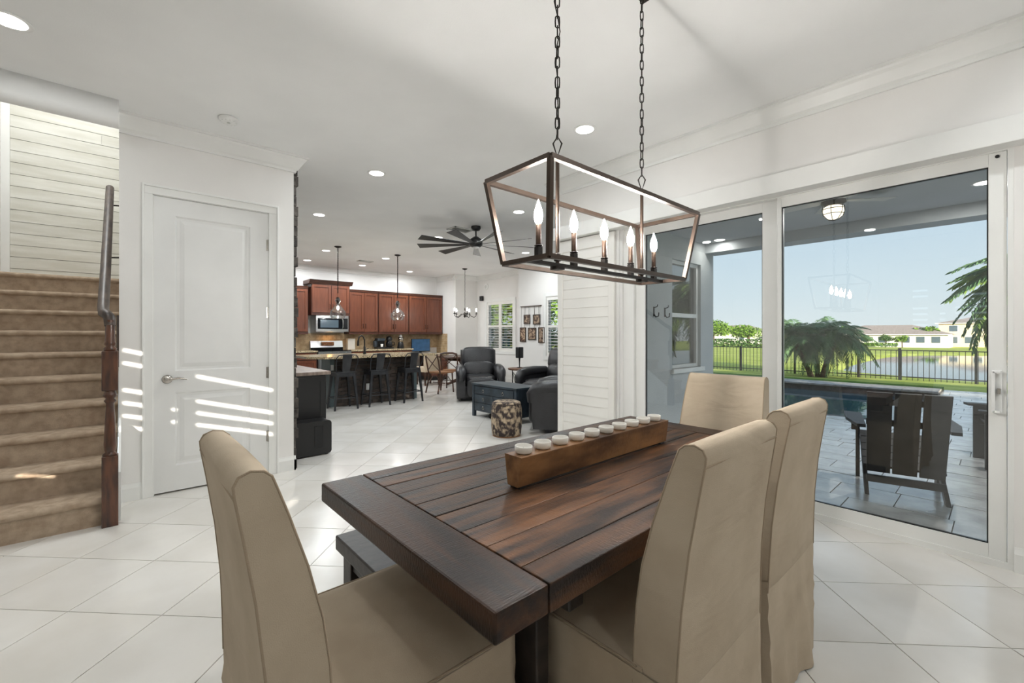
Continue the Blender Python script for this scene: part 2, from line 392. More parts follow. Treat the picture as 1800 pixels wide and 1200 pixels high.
# glass door wall
XE = 3.65
g = MB(); g.box(XE, 3.9, -2.6, -0.05, 0, CEIL); g.box(XE, 3.9, -0.05, 2.53, 2.36, CEIL); g.box(XE, 3.9, 2.53, 3.31, 0, CEIL)
wall('wall_east', g, 'pale wall above and beside the sliding glass doors')
def wall_hole(axis, a0, a1, t0, t1, h0, h1, z0, z1):
    """wall along axis from a0..a1, thickness t0..t1, with a hole h0..h1 x z0..z1"""
    g = MB()
    for (p, q_, lo, hi) in ((a0, h0, 0, CEIL), (h1, a1, 0, CEIL), (h0, h1, 0, z0), (h0, h1, z1, CEIL)):
        if axis == 'x': g.box(p, q_, t0, t1, lo, hi)
        else: g.box(t0, t1, p, q_, lo, hi)
    return g
wall('wall_living_south', wall_hole('x', 3.9, 7.25, 3.15, 3.31, 5.90, 6.80, 0.80, 2.40), 'grey stucco wall between covered patio and living room', 'stucco')
wall('wall_living_east', wall_hole('y', 3.31, 7.73, 7.10, 7.25, 5.85, 6.80, 0.82, 2.15), 'pale wall with hanging photo frames and a shuttered window')
g = MB(); g.box(7.25, 7.95, 7.60, 7.73, 0, CEIL); wall('wall_nook_south', g, 'short pale return wall of the breakfast nook')
wall('wall_nook_east', wall_hole('y', 7.73, 10.45, 7.80, 7.95, 8.68, 9.82, 0.85, 2.22), 'pale wall with the shuttered window of the breakfast nook')
g = MB(); g.box(7.03, 7.8, 10.3, 10.45, 0, CEIL); wall('wall_nook_north', g, 'pale wall of the breakfast nook beside the kitchen')
g = MB(); g.box(7.03, 7.18, 10.45, 11.3, 0, CEIL); wall('wall_kitchen_east', g, 'pale side wall at the end of the kitchen cabinets')
g = MB(); g.box(1.08, 7.18, 11.3, 11.45, 0, CEIL); wall('wall_kitchen_north', g, 'pale wall above the kitchen cabinets')
g = MB(); g.box(-3.2, 3.9, -2.75, -2.6, 0, CEIL); wall('wall_south', g, 'pale wall behind the dining table')
wall('wall_west', wall_hole('y', -2.6, 4.25, -3.15, -3.0, -1.6, 1.5, 1.0, 2.6), 'pale wall with the wide shuttered window facing the evening sun')
# the shuttered west window whose open louvres let in the sun stripes
rows = {}
for z_ in (1.56, 1.66, 1.76, 1.97): rows.setdefault(z_, []).append((-0.22, 0.50))
for z_ in (1.47, 1.56, 1.66, 1.76, 1.97, 2.07): rows.setdefault(z_, []).append((0.84, 1.03))
for z_ in (1.56, 1.66): rows[z_].append((0.62, 0.69))
for z_, y0, y1 in ((1.17, -1.07, -0.92), (2.19, -0.56, -0.42), (2.31, -0.98, -0.78), (2.48, -1.48, -1.18), (1.11, 1.2, 1.42)): rows.setdefault(z_, []).append((y0, y1))
win = thing('window_1', 'wide window with nearly closed white louvres facing the evening sun', 'window', (-3.05, -0.05, 1.0), kind='structure')
zlast = 1.0
for z_ in sorted(rows):
    part(win, 'louvre', MB().box(-3.09, -3.05, -1.6, 1.5, zlast, z_ - .017), 'shutter_white')
    g = MB(); y = -1.6
    for y0, y1 in sorted(rows[z_]): g.box(-3.09, -3.05, y, y0, z_ - .017, z_ + .017); y = y1
    g.box(-3.09, -3.05, y, 1.5, z_ - .017, z_ + .017); part(win, 'louvre', g, 'shutter_white'); zlast = z_ + .017
part(win, 'louvre', MB().box(-3.09, -3.05, -1.6, 1.5, zlast, 2.6), 'shutter_white')

# ---- crown mouldings: profile (out from wall, up)
CP = [(0, -.14), (.018, -.14), (.022, -.118), (.04, -.105), (.075, -.05), (.088, -.034), (.094, -.02), (.112, -.018), (.112, 0), (0, 0)]
def crown(n_, segs, label):
    g = MB()
    for seg in segs:
        ax, w0, sgn, a, b_ = seg[:5]; ma, mb_ = seg[5:] if len(seg) > 5 else (0, 0); s0 = len(g.v)
        g.prism([(w0 + sgn * d, CEIL + h) for d, h in CP], ax, a, b_)
        k_ = 0 if ax == 'x' else 1; mid = (a + b_) / 2
        for i in range(s0, len(g.v)):                      # mitred ends
            p = list(g.v[i]); d = abs(p[1 - k_] - w0); p[k_] += (ma if p[k_] < mid else mb_) * d; g.v[i] = tuple(p)
    struct('trim_%d' % n_, g, 'trim_white', label, 'trim')
crown(2, [('x', YW, -1, -0.03, 1.22, 0, 1)], 'white crown moulding above the panelled door')
crown(3, [('y', XE, -1, -2.6, 3.42)], 'white crown moulding above the sliding glass doors')
crown(4, [('y', 7.10, -1, 3.31, 7.73)], 'white crown moulding above the photo frames')
crown(5, [('y', 7.80, -1, 7.73, 10.3), ('x', 10.3, -1, 6.92, 7.8), ('y', 7.03, -1, 10.19, 11.3)], 'white crown moulding around the breakfast nook')
crown(6, [('x', 11.3, -1, 1.22, 7.03)], 'white crown moulding above the kitchen cabinets')
crown(7, [('y', 1.22, 1, YW, 11.3, -1, 0)], 'white crown moulding above the dark stone wall')
# ---- baseboards
BP = [(0, 0), (.016, 0), (.016, .10), (.008, .125), (.006, .135), (0, .135)]
def base(side, segs, label):
    g = MB()
    for ax, w0, sgn, a, b_ in segs: g.prism([(w0 + sgn * d, h) for d, h in BP], ax, a, b_)
    struct('baseboard_' + side, g, 'trim_white', label, 'baseboard')
base('north', [('x', YW, -1, -0.03, 0.117), ('x', YW, -1, 1.07, 1.236), ('y', 1.22, 1, YW - .016, 4.60)], 'white baseboard each side of the panelled door')
base('east', [('y', XE, -1, -2.6, -0.05)], 'white baseboard right of the sliding glass doors')
base('living_east', [('y', 7.10, -1, 3.31, 7.73)], 'white baseboard behind the leather seats')
base('nook', [('y', 7.80, -1, 7.73, 10.3), ('x', 10.3, -1, 7.03, 7.8)], 'white baseboard in the breakfast nook')

# ---- panelled door
d1 = thing('door_1', 'white two-panel interior door with lever handle and casing', 'door', (0.588, YW, 0), kind='structure')
g = MB()
for x0, x1 in ((0.115, 0.172), (1.003, 1.072)):
    g.box(x0, x1, YW - .014, YW, 0, 2.428)
g.box(0.115, 1.072, YW - .014, YW, 2.428, 2.49)
g.box(0.103, 0.118, YW - .024, YW, 0, 2.49); g.box(1.069, 1.084, YW - .024, YW, 0, 2.49); g.box(0.103, 1.084, YW - .024, YW, 2.487, 2.505)
part(d1, 'casing', g, 'trim_white', bev=.003)
x0, x1, z0, z1 = 0.18, 0.997, 0.014, 2.421; y0 = YW + .004
g = MB(); g.box(x0, .314, y0, y0 + .035, z0, z1); g.box(.856, x1, y0, y0 + .035, z0, z1)
for a, b_ in ((z0, .22), (.82, 1.0), (2.28, z1)): g.box(.314, .856, y0, y0 + .035, a, b_)
part(d1, 'door_leaf', g, 'door_white')
for za, zb in ((.22, .82), (1.0, 2.28)):
    g = MB(); a, b_ = .314, .856
    def ring(i, dy): return [(a + i, y0 + dy, za + i), (b_ - i, y0 + dy, za + i), (b_ - i, y0 + dy, zb - i), (a + i, y0 + dy, zb - i)]
    rs = [ring(0, 0), ring(.012, .011), ring(.03, .011), ring(.062, .002), ring(.07, .002)]
    v = [p for r_ in rs for p in r_]; f = [(k * 4 + i, k * 4 + (i + 1) % 4, k * 4 + 4 + (i + 1) % 4, k * 4 + 4 + i) for k in range(4) for i in range(4)] + [(16, 17, 18, 19)]
    g.add(v, f); part(d1, 'door_panel', g, 'door_white')
g = MB(); g.box(0.165, 0.18, YW + .001, YW + .11, 0, 2.435); g.box(0.997, 1.01, YW + .001, YW + .11, 0, 2.435); g.box(0.165, 1.01, YW + .001, YW + .11, 2.424, 2.436)
part(d1, 'jamb', g, 'trim_white')
part(d1, 'gap_shade_sheet', MB().box(0.18, 0.997, YW + .05, YW + .10, 0.0, 2.43), 'void', label='dark sheet standing in for shade in the door gap')  # dark backing sheet paints the shade seen in the gaps round the leaf
h = part(d1, 'lever_handle', MB().tube([(.262, y0, .935), (.262, y0 - .05, .935), (.285, y0 - .056, .937), (.33, y0 - .056, .945), (.365, y0 - .056, .938), (.39, y0 - .054, .93)], [.011, .011, .011, .009, .008, .005], 10), 'nickel', label='curved brushed nickel lever')
g = MB(); g.lathe([(0, 0), (.034, 0), (.036, .006), (.028, .014), (.014, .018), (0, .02)], n=20); g.xform(Matrix.Translation((.262, y0, .935)) @ Matrix.Rotation(R(90), 4, 'X')); part(h, 'rosette', g, 'nickel')
for z_ in (2.13, 1.505, .95, .36):
    g = MB(); g.box(.985, 1.006, y0 - .004, y0 + .002, z_ - .05, z_ + .05); g.tube([(.998, y0 - .008, z_ - .052), (.998, y0 - .008, z_ + .052)], .006, 8); part(d1, 'hinge', g, 'nickel')

# ---- sliding glass doors
d2 = thing('door_2', 'white-framed sliding glass doors opening to the covered patio', 'door', (3.7, 1.24, 0), kind='structure')
g = MB(); g.box(XE, 3.82, -0.05, 2.53, 0, .02); g.box(XE, 3.664, -0.05, 2.53, .02, .036); g.box(3.705, 3.715, -0.05, 2.53, .02, .034); g.box(3.76, 3.82, -0.05, 2.53, .02, .034); part(d2, 'sill_track', g, 'trim_white')
g = MB(); g.box(XE + .002, 3.82, -0.05, -0.026, 0.02, 2.36); g.box(XE + .002, 3.82, 2.47, 2.53, 0.02, 2.36); g.box(XE + .03, 3.82, 2.36, 2.47, .02, 2.36); g.box(XE + .002, 3.82, -0.026, 2.47, 2.325, 2.36); part(d2, 'outer_frame', g, 'trim_white')
for (ya, yb, ga, gb, xa) in ((-0.024, 1.118, 0.046, 1.088, 3.665), (1.095, 2.358, 1.236, 2.258, 3.715)):
    p_ = part(d2, 'sliding_panel', MB().box(xa, xa + .04, ya, ga, .034, 2.325).box(xa, xa + .04, gb, yb, .034, 2.325), 'trim_white', bev=.003)
    part(p_, 'rail', MB().box(xa, xa + .04, ga, gb, .034, .112), 'trim_white'); part(p_, 'rail', MB().box(xa, xa + .04, ga, gb, 2.252, 2.325), 'trim_white')
    part(p_, 'gasket', MB().box(xa + .012, xa + .028, ga - .001, ga + .006, .112, 2.252).box(xa + .012, xa + .028, gb - .006, gb + .001, .112, 2.252).box(xa + .012, xa + .028, ga, gb, 2.246, 2.253).box(xa + .012, xa + .028, ga, gb, .111, .118), 'black_plastic')
    part(p_, 'glass_pane', MB().box(xa + .017, xa + .023, ga, gb, .112, 2.252), 'pane')
g = MB(); g.box(3.652, 3.666, -.006, .034, .86, 1.10); g.box(3.618, 3.652, .02, .034, .865, 1.095); g.box(3.618, 3.652, .0, .03, 1.085, 1.097); g.box(3.618, 3.652, .0, .03, .863, .875)
part(d2, 'pull_handle', g, 'plastic_white', bev=.002); part(d2, 'latch', MB().box(3.63, 3.655, .0, .012, .97, 1.0), 'nickel')
part(d2, 'bolt_cap', MB().tube([(3.664, .012, 2.30), (3.656, .012, 2.30)], .009, 10), 'void')
g = MB(); g.box(3.53, XE, -2.6, 3.28, 2.33, 2.47); struct('trim_8', g, 'trim_white', 'long white valance board above the sliding glass doors', 'trim', bev=.004)
# ---- louvred shutter panel stacked left of the glass
sh = thing('shutter_panel', 'tall white louvred shutter panel stacked beside the glass door', 'shutter', (3.617, 2.9, 0.03))
g = MB(); g.box(3.597, 3.635, 2.53, 2.60, .03, 2.32); g.box(3.597, 3.635, 3.205, 3.275, .03, 2.32); part(sh, 'stile', g, 'shutter_white', bev=.004)
for za, zb in ((.03, .15), (2.20, 2.32)): part(sh, 'rail', MB().box(3.597, 3.635, 2.60, 3.205, za, zb), 'shutter_white')
sm = MB(); sm.hexa([(-.0105, -.3025, 0), (.002, -.3025, -.003), (.002, .3025, -.003), (-.0105, .3025, 0), (-.004, -.3025, .1035), (.006, -.3025, .106), (.006, .3025, .106), (-.004, .3025, .1035)])
sme = sm.mesh('louvre', 'shutter_white')
for k in range(20):
    o = part(sh, 'louvre', sme, None); o.location = (0, 2.9025 - 2.9, .12 + k * .1025)
g = MB(); g.box(3.637, XE, 3.275, 3.31, 0, 2.33); g.box(3.637, XE, 2.50, 2.53, 0.0, 2.33); struct('trim_9', g, 'trim_white', 'narrow white jamb strips framing the shutter panel', 'trim')

# ---- windows with plantation shutters
def shutter_window(n_, axis_x, ya, yb, za, zb, label, panels, slats=15, open_top=5):
    wroot = thing('window_%d' % n_, label, 'window', (axis_x, (ya + yb) / 2, za), kind='structure')
    t = .09; x = axis_x
    part(wroot, 'casing', MB().box(x - .02, x, ya - t, ya, za - t, zb + t).box(x - .02, x, yb, yb + t, za - t, zb + t).box(x - .02, x, ya, yb, zb, zb + t).box(x - .02, x, ya, yb, za - t, za), 'trim_white', bev=.004)
    part(wroot, 'glass_pane', MB().box(x + .10, x + .106, ya, yb, za, zb), 'pane_clear')
    part(wroot, 'sash_bar', MB().box(x + .085, x + .12, ya, yb, (za + zb) / 2 - .02, (za + zb) / 2 + .02).box(x + .085, x + .12, ya, ya + .03, za, zb).box(x + .085, x + .12, yb - .03, yb, za, zb), 'trim_white')
    wd = (yb - ya) / panels
    for k in range(panels):
        a = ya + k * wd; b_ = a + wd
        p_ = part(wroot, 'shutter_leaf', MB().box(x - .005, x + .025, a + .002, a + .055, za, zb).box(x - .005, x + .025, b_ - .055, b_ - .002, za, zb).box(x - .005, x + .025, a + .055, b_ - .055, za, za + .08).box(x - .005, x + .025, a + .055, b_ - .055, zb - .08, zb).box(x - .005, x + .025, a + .055, b_ - .055, (za + zb) / 2 - .03, (za + zb) / 2 + .03), 'shutter_white')
        L = wd - .11; sl_ = MB().box(-.036, .036, -L / 2, L / 2, -.0035, .0035).mesh('slat', 'shutter_white')
        zs_ = [za + .08 + (i + .5) * ((zb - za) / 2 - .11) / 8 for i in range(8)] + [(za + zb) / 2 + .03 + (i + .5) * ((zb - za) / 2 - .11) / 8 for i in range(8)]
        for z_ in zs_:
            o = part(p_, 'slat', sl_, None); o.location = (.012, (a + b_) / 2 - (ya + yb) / 2, z_ - za); o.rotation_euler = (0, R(11) if z_ < (za + zb) / 2 else R(-3), 0)
    return wroot
shutter_window(2, 7.80, 8.68, 9.82, .85, 2.22, 'white shuttered double window of the breakfast nook', 2)
shutter_window(3, 7.10, 5.85, 6.80, .82, 2.15, 'white shuttered window right of the hanging photo frames', 2)
w4 = thing('window_4', 'single-hung window in the grey patio wall, seen through the glass door', 'window', (6.35, 3.2, .8), kind='structure')
part(w4, 'frame', MB().box(5.90, 5.95, 3.2, 3.28, .8, 2.4).box(6.75, 6.80, 3.2, 3.28, .8, 2.4).box(5.95, 6.75, 3.2, 3.28, .8, .85).box(5.95, 6.75, 3.2, 3.28, 2.35, 2.4).box(5.95, 6.75, 3.19, 3.28, 1.56, 1.62), 'trim_white')
part(w4, 'sill', MB().box(5.86, 6.84, 3.10, 3.2, .74, .80), 'trim_white')
for za, zb in ((.85, 1.56), (1.62, 2.35)): part(w4, 'glass_pane', MB().box(5.95, 6.75, 3.236, 3.242, za, zb), 'pane')
part(w4, 'closed_shutter', MB().box(5.92, 6.78, 3.29, 3.305, .82, 2.38), 'house_shade')

# ================================================================== STAIRS
st = thing('staircase', 'beige carpeted staircase with rounded nosings rising left of the door', 'stairs', (-.55, 4.08, 0))
RS, RG = .191, .26
for i in range(10):
    y0 = 4.08 + i * RG; za = i * RS; zb = za + RS
    arc = [(y0 - .030 * math.sin(R(a)), zb - .024 + .024 * math.cos(R(a))) for a in range(180, -1, -20)]
    pf = [(y0, za)] + [(y0, zb - .05)] + arc + [(y0 + RG + .02, zb), (y0 + RG + .02, za)]
    g = MB(); g.prism(pf, 'x', -1.022, -0.115 if i < 1 else -0.04); o = part(st, 'step', g, 'carpet')
part(st, 'landing', MB().box(-1.022, -.04, 6.70, 7.43, 1.70, 1.91), 'carpet')
part(st, 'skirt_board', MB().prism([(4.1, 0), (4.53, 0), (4.53, .66), (4.1, .34)], 'x', -.031, -.018), 'trim_white')
# planks behind
sh_h = .134
for k in range(18):
    z_ = 1.92 + k * sh_h
    cuts = [-1.03, -.03]
    if k == 13: cuts = [-1.03, -.21, -.03]
    for a, b_ in zip(cuts[:-1], cuts[1:]):
        part(wb, 'plank', MB().box(a, b_ - .002, 7.452, 7.47, z_, z_ + sh_h - .006), 'shiplap')
part(wb, 'corner_trim', MB().box(-1.03, -.965, 7.435, 7.452, 1.91, 5.0), 'trim_white')
# newel and rail
nw = thing('newel_post', 'dark stained turned newel post at the foot of the stairs', 'post', (-.072, 4.045, 0))
def sq(h, z0, z1): return MB().box(-.072 - h, -.072 + h, 4.045 - h, 4.045 + h, z0, z1)
part(nw, 'base_block', sq(.042, 0, .478), 'walnut_stain', bev=.004)
part(nw, 'upper_block', sq(.042, .92, 1.19), 'walnut_stain', bev=.006)
part(nw, 'turned_shaft', MB().lathe([(.034, .478), (.038, .487), (.024, .50), (.031, .515), (.033, .55), (.027, .70), (.021, .83), (.033, .85), (.022, .865), (.038, .885), (.032, .90), (.026, .92)], -.072, 4.045, 0, 24), 'walnut_stain')
part(nw, 'neck', MB().lathe([(.03, 1.19), (.036, 1.205), (.022, 1.22), (.032, 1.235), (.026, 1.25), (.024, 1.40)], -.072, 4.045, 0, 20), 'walnut_stain')
hr = thing('handrail', 'dark wooden stair handrail climbing above the carpeted steps', 'handrail', (-.1, 4.1, 1.3))
part(hr, 'rail', MB().tube([(-.072, 4.045, 1.36), (-.075, 4.06, 1.415), (-.09, 4.09, 1.44), (-.105, 4.13, 1.45), (-.11, 4.20, 1.49), (-.108, 4.6, 1.79), (-.106, 5.9, 2.76)], [.03, .032, .032, .032, .032, .032, .032], 12), 'rail_wood')
for y_, z_ in ((4.95, 2.02), (5.78, 2.64)):
    part(hr, 'bracket', MB().tube([(-.107, y_, z_), (-.107, y_, z_ - .05), (-.08, y_, z_ - .075), (-.03, y_, z_ - .07)], .007, 8), 'bronze_dark')
part(hr, 'wall_plate', MB().box(-.045, -.03, 4.53, 4.60, 1.05, 1.45), 'rail_wood')

# ================================================================== DINING
tb = thing('dining_table', 'long dark rustic wooden trestle table with plank top', 'table', (1.527, 1.147, 0))
TX0, TX1, TY0, TY1, TZ = .535, 2.52, .650, 1.645, .76
part(tb, 'breadboard_end', MB().box(TX0, .688, TY0, TY1, TZ - .066, TZ), 'table_end_wood', bev=.006)
part(tb, 'breadboard_end', MB().box(2.367, TX1, TY0, TY1, TZ - .066, TZ), 'table_end_wood', bev=.006)
ys = [TY0, .742, .872, .985, 1.118, 1.235, 1.36, 1.46, 1.556, TY1]
for k, (a, b_) in enumerate(zip(ys[:-1], ys[1:])):
    edge = k in (0, len(ys) - 2)
    part(tb, 'plank', MB().box(.6905, 2.3645, a + (.001 if k else 0), b_ - (.001 if k < 8 else 0), TZ - (.066 if edge else .03), TZ - random.choice((0, .0006, .0012)) * (not edge)), 'table_wood', bev=.003)
part(tb, 'under_board', MB().box(.69, 2.36, .75, 1.55, TZ - .06, TZ - .032), 'dark_wood')
for xa in (.838, 2.150):
    part(tb, 'foot', MB().box(xa - .004, xa + .054, .70, 1.60, 0, .09), 'dark_wood', bev=.006)
    part(tb, 'cross_beam', MB().box(xa - .004, xa + .054, .72, 1.58, .60, .70), 'dark_wood', bev=.005)
    for ya in (.84, 1.34): part(tb, 'leg', MB().box(xa, xa + .05, ya, ya + .14, .09, .60), 'dark_wood', bev=.005)
part(tb, 'stretcher', MB().box(.888, 2.15, 1.13, 1.20, .30, .38), 'dark_wood', bev=.005)

bn = thing('bench', 'dark wooden bench pushed under the far side of the dining table', 'bench', (1.5, 1.66, 0))
part(bn, 'bench_top', MB().box(.66, 2.36, 1.455, 1.855, .40, .46), 'dark_wood', bev=.006)
for xa in (.69, 2.24):
    for ya in (1.47, 1.765): part(bn, 'leg', MB().box(xa, xa + .09, ya, ya + .08, 0, .40), 'dark_wood', bev=.004)
    part(bn, 'leg_rail', MB().box(xa + .01, xa + .08, 1.55, 1.765, .33, .40), 'dark_wood'); part(bn, 'foot_rail', MB().box(xa + .01, xa + .08, 1.55, 1.765, .04, .10), 'dark_wood')
part(bn, 'stretcher', MB().box(.77, 2.25, 1.62, 1.69, .10, .16), 'dark_wood')

PROF = [(0, .44), (-.003, .55), (-.008, .66), (-.022, .80), (-.042, .93), (-.054, 1.0), (-.056, 1.022), (-.048, 1.038), (-.028, 1.046), (-.006, 1.042),
        (.008, 1.03), (.017, 1.005), (.036, .95), (.070, .84), (.096, .73), (.108, .63), (.112, .52), (.112, .44)]
def hw(z): return .264 - .034 * max(0, z - .44) / .6
def slip_chair(label, loc, rz, seed):
    rng = random.Random(seed)
    t = thing('slipcover_chair', label, 'chair', loc, rz, 'slipcovered dining chairs')
    g = MB(); n_ = len(PROF); cols = (-1, -.93, -.5, 0, .5, .93, 1)
    v = [(s_ * hw(z), y + (.004 * (1 - s_ * s_)) * (-1 if i < 9 else 1), z) for s_ in cols for i, (y, z) in enumerate(PROF)]
    f = [(k * n_ + i, k * n_ + (i + 1) % n_, (k + 1) * n_ + (i + 1) % n_, (k + 1) * n_ + i) for k in range(len(cols) - 1) for i in range(n_)]
    g.add(v, f, True); g.add(v[:n_], [tuple(range(n_))]); g.add(v[-n_:], [tuple(range(n_))[::-1]])
    part(t, 'backrest', g, 'linen', world=False, bev=.008)
    for s_ in (-1, 1):
        part(t, 'piping', MB().tube([(s_ * (hw(z) - .001), y, z) for y, z in PROF], .0026, 6), 'linen_seam', world=False)
    part(t, 'top_seam', MB().tube([(s_ * hw(1.0), -.0545, 1.0) for s_ in (-1, -.5, 0, .5, 1)], .0028, 6), 'linen_seam', world=False)
    g = MB()
    def seat(u, q):
        x = (u * 2 - 1) * .266; y = .085 + q * .515
        e_ = min(1, 8 * min(u, 1 - u)) * min(1, 8 * (1 - q) + .0)
        return (x, y, .488 + .016 * e_ ** .5 + .004 * math.sin(9 * x + seed) * math.sin(7 * y))
    g.grid(seat, 20, 18); nn = 21
    g.box(-.264, .264, .085, .598, .41, .487)
    part(t, 'seat', g, 'linen', world=False)
    part(t, 'seat_piping', MB().tube([(-.267, .10, .486), (-.267, .594, .486), (-.262, .602, .486), (.262, .602, .486), (.267, .594, .486), (.267, .10, .486)], .003, 6), 'linen_seam', world=False)
    # skirt with folds, hanging to the floor all round
    per = []
    for i in range(26): per.append((-.266 + .532 * i / 26, 0.0, 0, -1))
    for i in range(28): per.append((.266, .60 * i / 28, 1, 0))
    for i in range(26): per.append((.266 - .532 * i / 26, .60, 0, 1))
    for i in range(28): per.append((-.266, .60 - .60 * i / 28, -1, 0))
    ph = [rng.uniform(0, 6.28) for _ in range(6)]; NP = len(per); NZ = 12
    def sk(u, q):
        i = int(round(u * NP)) % NP; x, y, nx, ny = per[i]; z = .47 * (1 - q) + .006; w_ = q ** 1.4
        a = 2 * math.pi * i / NP
        d = w_ * (.009 * math.sin(9 * a + ph[0] + 2 * q) + .007 * math.sin(17 * a + ph[1] - 3 * q) + .006 * math.sin(5 * a + ph[2]) + .008)
        d += .004 * math.sin(26 * q + 13 * a + ph[3]) * min(1, 3 * q) * (1 - q) + .0035 * math.sin(40 * (q + .6 * math.sin(3 * a + ph[4])) + ph[5]) * q * (1 - q) * 3
        return (x + nx * d, y + ny * d, z)
    g = MB(); g.grid(sk, NP, NZ); part(t, 'skirt', g, 'linen', world=False)
    for sx in (-1, 1):
        for yy in (.05, .55): part(t, 'leg', MB().box(sx * .235 - .02, sx * .235 + .02, yy - .02, yy + .02, 0, .42), 'dark_wood', world=False)
    return t
slip_chair('beige slipcovered chair at the near left end of the table', (.203, 1.155, 0), -90, 1)
slip_chair('beige slipcovered chair nearest the camera on the right side of the table', (1.205, .495, 0), 0, 2)
slip_chair('beige slipcovered chair beside the glass doors, half hidden by the nearer one', (1.862, .515, 0), 0, 3)
slip_chair('beige slipcovered chair at the far end of the table, seen from its front', (2.825, 1.155, 0), 90, 4)

tr = thing('candle_trough', 'chunky reclaimed wood beam holding small white candle cups', 'centrepiece', (1.52, 1.14, TZ))
part(tr, 'beam', MB().prism([(1.112, TZ + .008), (1.168, TZ + .008), (1.184, .875), (1.098, .875)], 'x', 1.02, 2.02), 'beam_wood', bev=.003)
for xa in (1.03, 1.975): part(tr, 'foot', MB().box(xa, xa + .035, 1.115, 1.165, TZ, TZ + .008), 'black_paint')
ordn = ['nearest', 'second', 'third', 'fourth', 'fifth', 'sixth', 'seventh', 'eighth', 'ninth', 'farthest']
cupm = MB().lathe([(0, 0), (.026, 0), (.031, .006), (.0325, .024), (.0305, .027), (.0285, .024), (.027, .014), (0, .012)], n=24).mesh('candle_cup', 'candle_white')
wick = MB().tube([(0, 0, .012), (.001, 0, .02)], .001, 5).mesh('wick', 'black_paint')
for k in range(10):
    x = 1.072 + k * .0985
    t = thing('candle_cup', ('%s white candle cup on the wooden beam' % ordn[k]) if k in (0, 9) else ('%s white candle cup from the near end of the wooden beam' % ordn[k]), 'candle cup', (x, 1.141, .875), random.uniform(0, 90), 'white candle cups on the beam')
    o = part(t, 'cup', cupm, None); o.rotation_euler = (R(random.uniform(-2, 2)), R(random.uniform(-2, 2)), 0); o.location.z = .0008
    part(t, 'wick', wick, None)

# ---- lantern chandelier over the table
ch = thing('lantern_chandelier', 'dark bronze open-frame linear lantern with five lit candle bulbs', 'chandelier', (1.565, 1.15, 1.565))
B = .017
A = [(1.043, .981, 1.888), (2.09, .981, 1.888), (2.09, 1.319, 1.888), (1.043, 1.319, 1.888)]
Bt = [(1.088, 1.03, 1.571), (2.047, 1.03, 1.571), (2.047, 1.27, 1.571), (1.088, 1.27, 1.571)]
for P_, nm in ((A, 'top_bar'), (Bt, 'bottom_bar')):
    for i in range(4): part(ch, nm, MB().bar(P_[i], P_[(i + 1) % 4], B, B), 'bronze')
for i in range(4): part(ch, 'corner_bar', MB().bar(Bt[i], A[i], B, B, (0, 1, 0)), 'bronze')
part(ch, 'candle_rail', MB().bar((1.088, 1.15, 1.571), (2.047, 1.15, 1.571), .022, .013), 'bronze_dark')
lk = MB()
pts = []
for a in range(0, 360, 30):
    pts.append((.0085 * math.cos(R(a)), 0, .0145 * (1 if math.sin(R(a)) > 0 else -1) * (abs(math.sin(R(a))) > .01) + .0085 * math.sin(R(a))))
lk.tube(pts, .0027, 6, closed=True); link_me = lk.mesh('link', 'bronze_dark')
for nx, xr in enumerate((1.262, 1.862)):
    part(ch, 'rod', MB().tube([(xr, 1.15, 1.555), (xr, 1.15, 1.992)], .008, 12), 'bronze')
    part(ch, 'rod_collar', MB().lathe([(.008, 0), (.014, .002), (.014, .03), (.008, .034)], xr, 1.15, 1.585, 14), 'bronze_dark')
    part(ch, 'rod_plate', MB().box(xr - .02, xr + .02, 1.13, 1.17, 1.553, 1.566), 'bronze_dark')
    part(ch, 'hanging_loop', MB().tube([(xr, 1.15, 1.992), (xr + .017 * .7, 1.15 - .017 * .7, 2.045), (xr, 1.15, 2.072), (xr - .017 * .7, 1.15 + .017 * .7, 2.045)], .0035, 6, closed=True), 'bronze_dark')
    chn = part(ch, 'chain', MB().box(xr - .004, xr + .004, 1.146, 1.154, 2.938, 2.965), 'bronze_dark')
    k = 0; z = 2.085
    while z < 2.95:
        o = part(chn, 'link', link_me, None); o.location = (xr - 1.565, 0, z - 1.565); o.rotation_euler = (0, 0, R(52 + 90 * (k % 2) + random.uniform(-18, 18))); z += .0395; k += 1
    if nx == 0:
        pw = [(xr + .009 * math.sin(q_ * 1.9), 1.15 + .009 * math.cos(q_ * 1.4), 2.06 + q_ * .06) for q_ in range(15)]
        part(ch, 'wire', MB().tube(pw, .0022, 6), 'bronze_dark')
part(ch, 'ceiling_canopy', MB().box(1.17, 1.955, 1.10, 1.20, 2.965, 3.0), 'bronze_dark', bev=.004)
for k in range(5):
    x = 1.157 + .2035 * k
    cd_ = part(ch, 'candle_holder', MB().box(x - .011, x + .011, 1.139, 1.161, 1.577, 1.628).lathe([(.008, 0), (.016, .003), (.016, .006), (.011, .008)], x, 1.15, 1.628, 14), 'bronze_dark')
    part(cd_, 'sleeve', MB().lathe([(.0095, 1.634), (.0105, 1.640), (.0105, 1.712), (.008, 1.714)], x, 1.15, 0, 14), 'candle_sleeve')
    part(cd_, 'bulb', MB().lathe([(.007, 1.714), (.0125, 1.722), (.0165, 1.738), (.0165, 1.752), (.012, 1.772), (.006, 1.788), (.003, 1.80), (0, 1.806)], x, 1.15, 0, 14), 'bulb_warm')

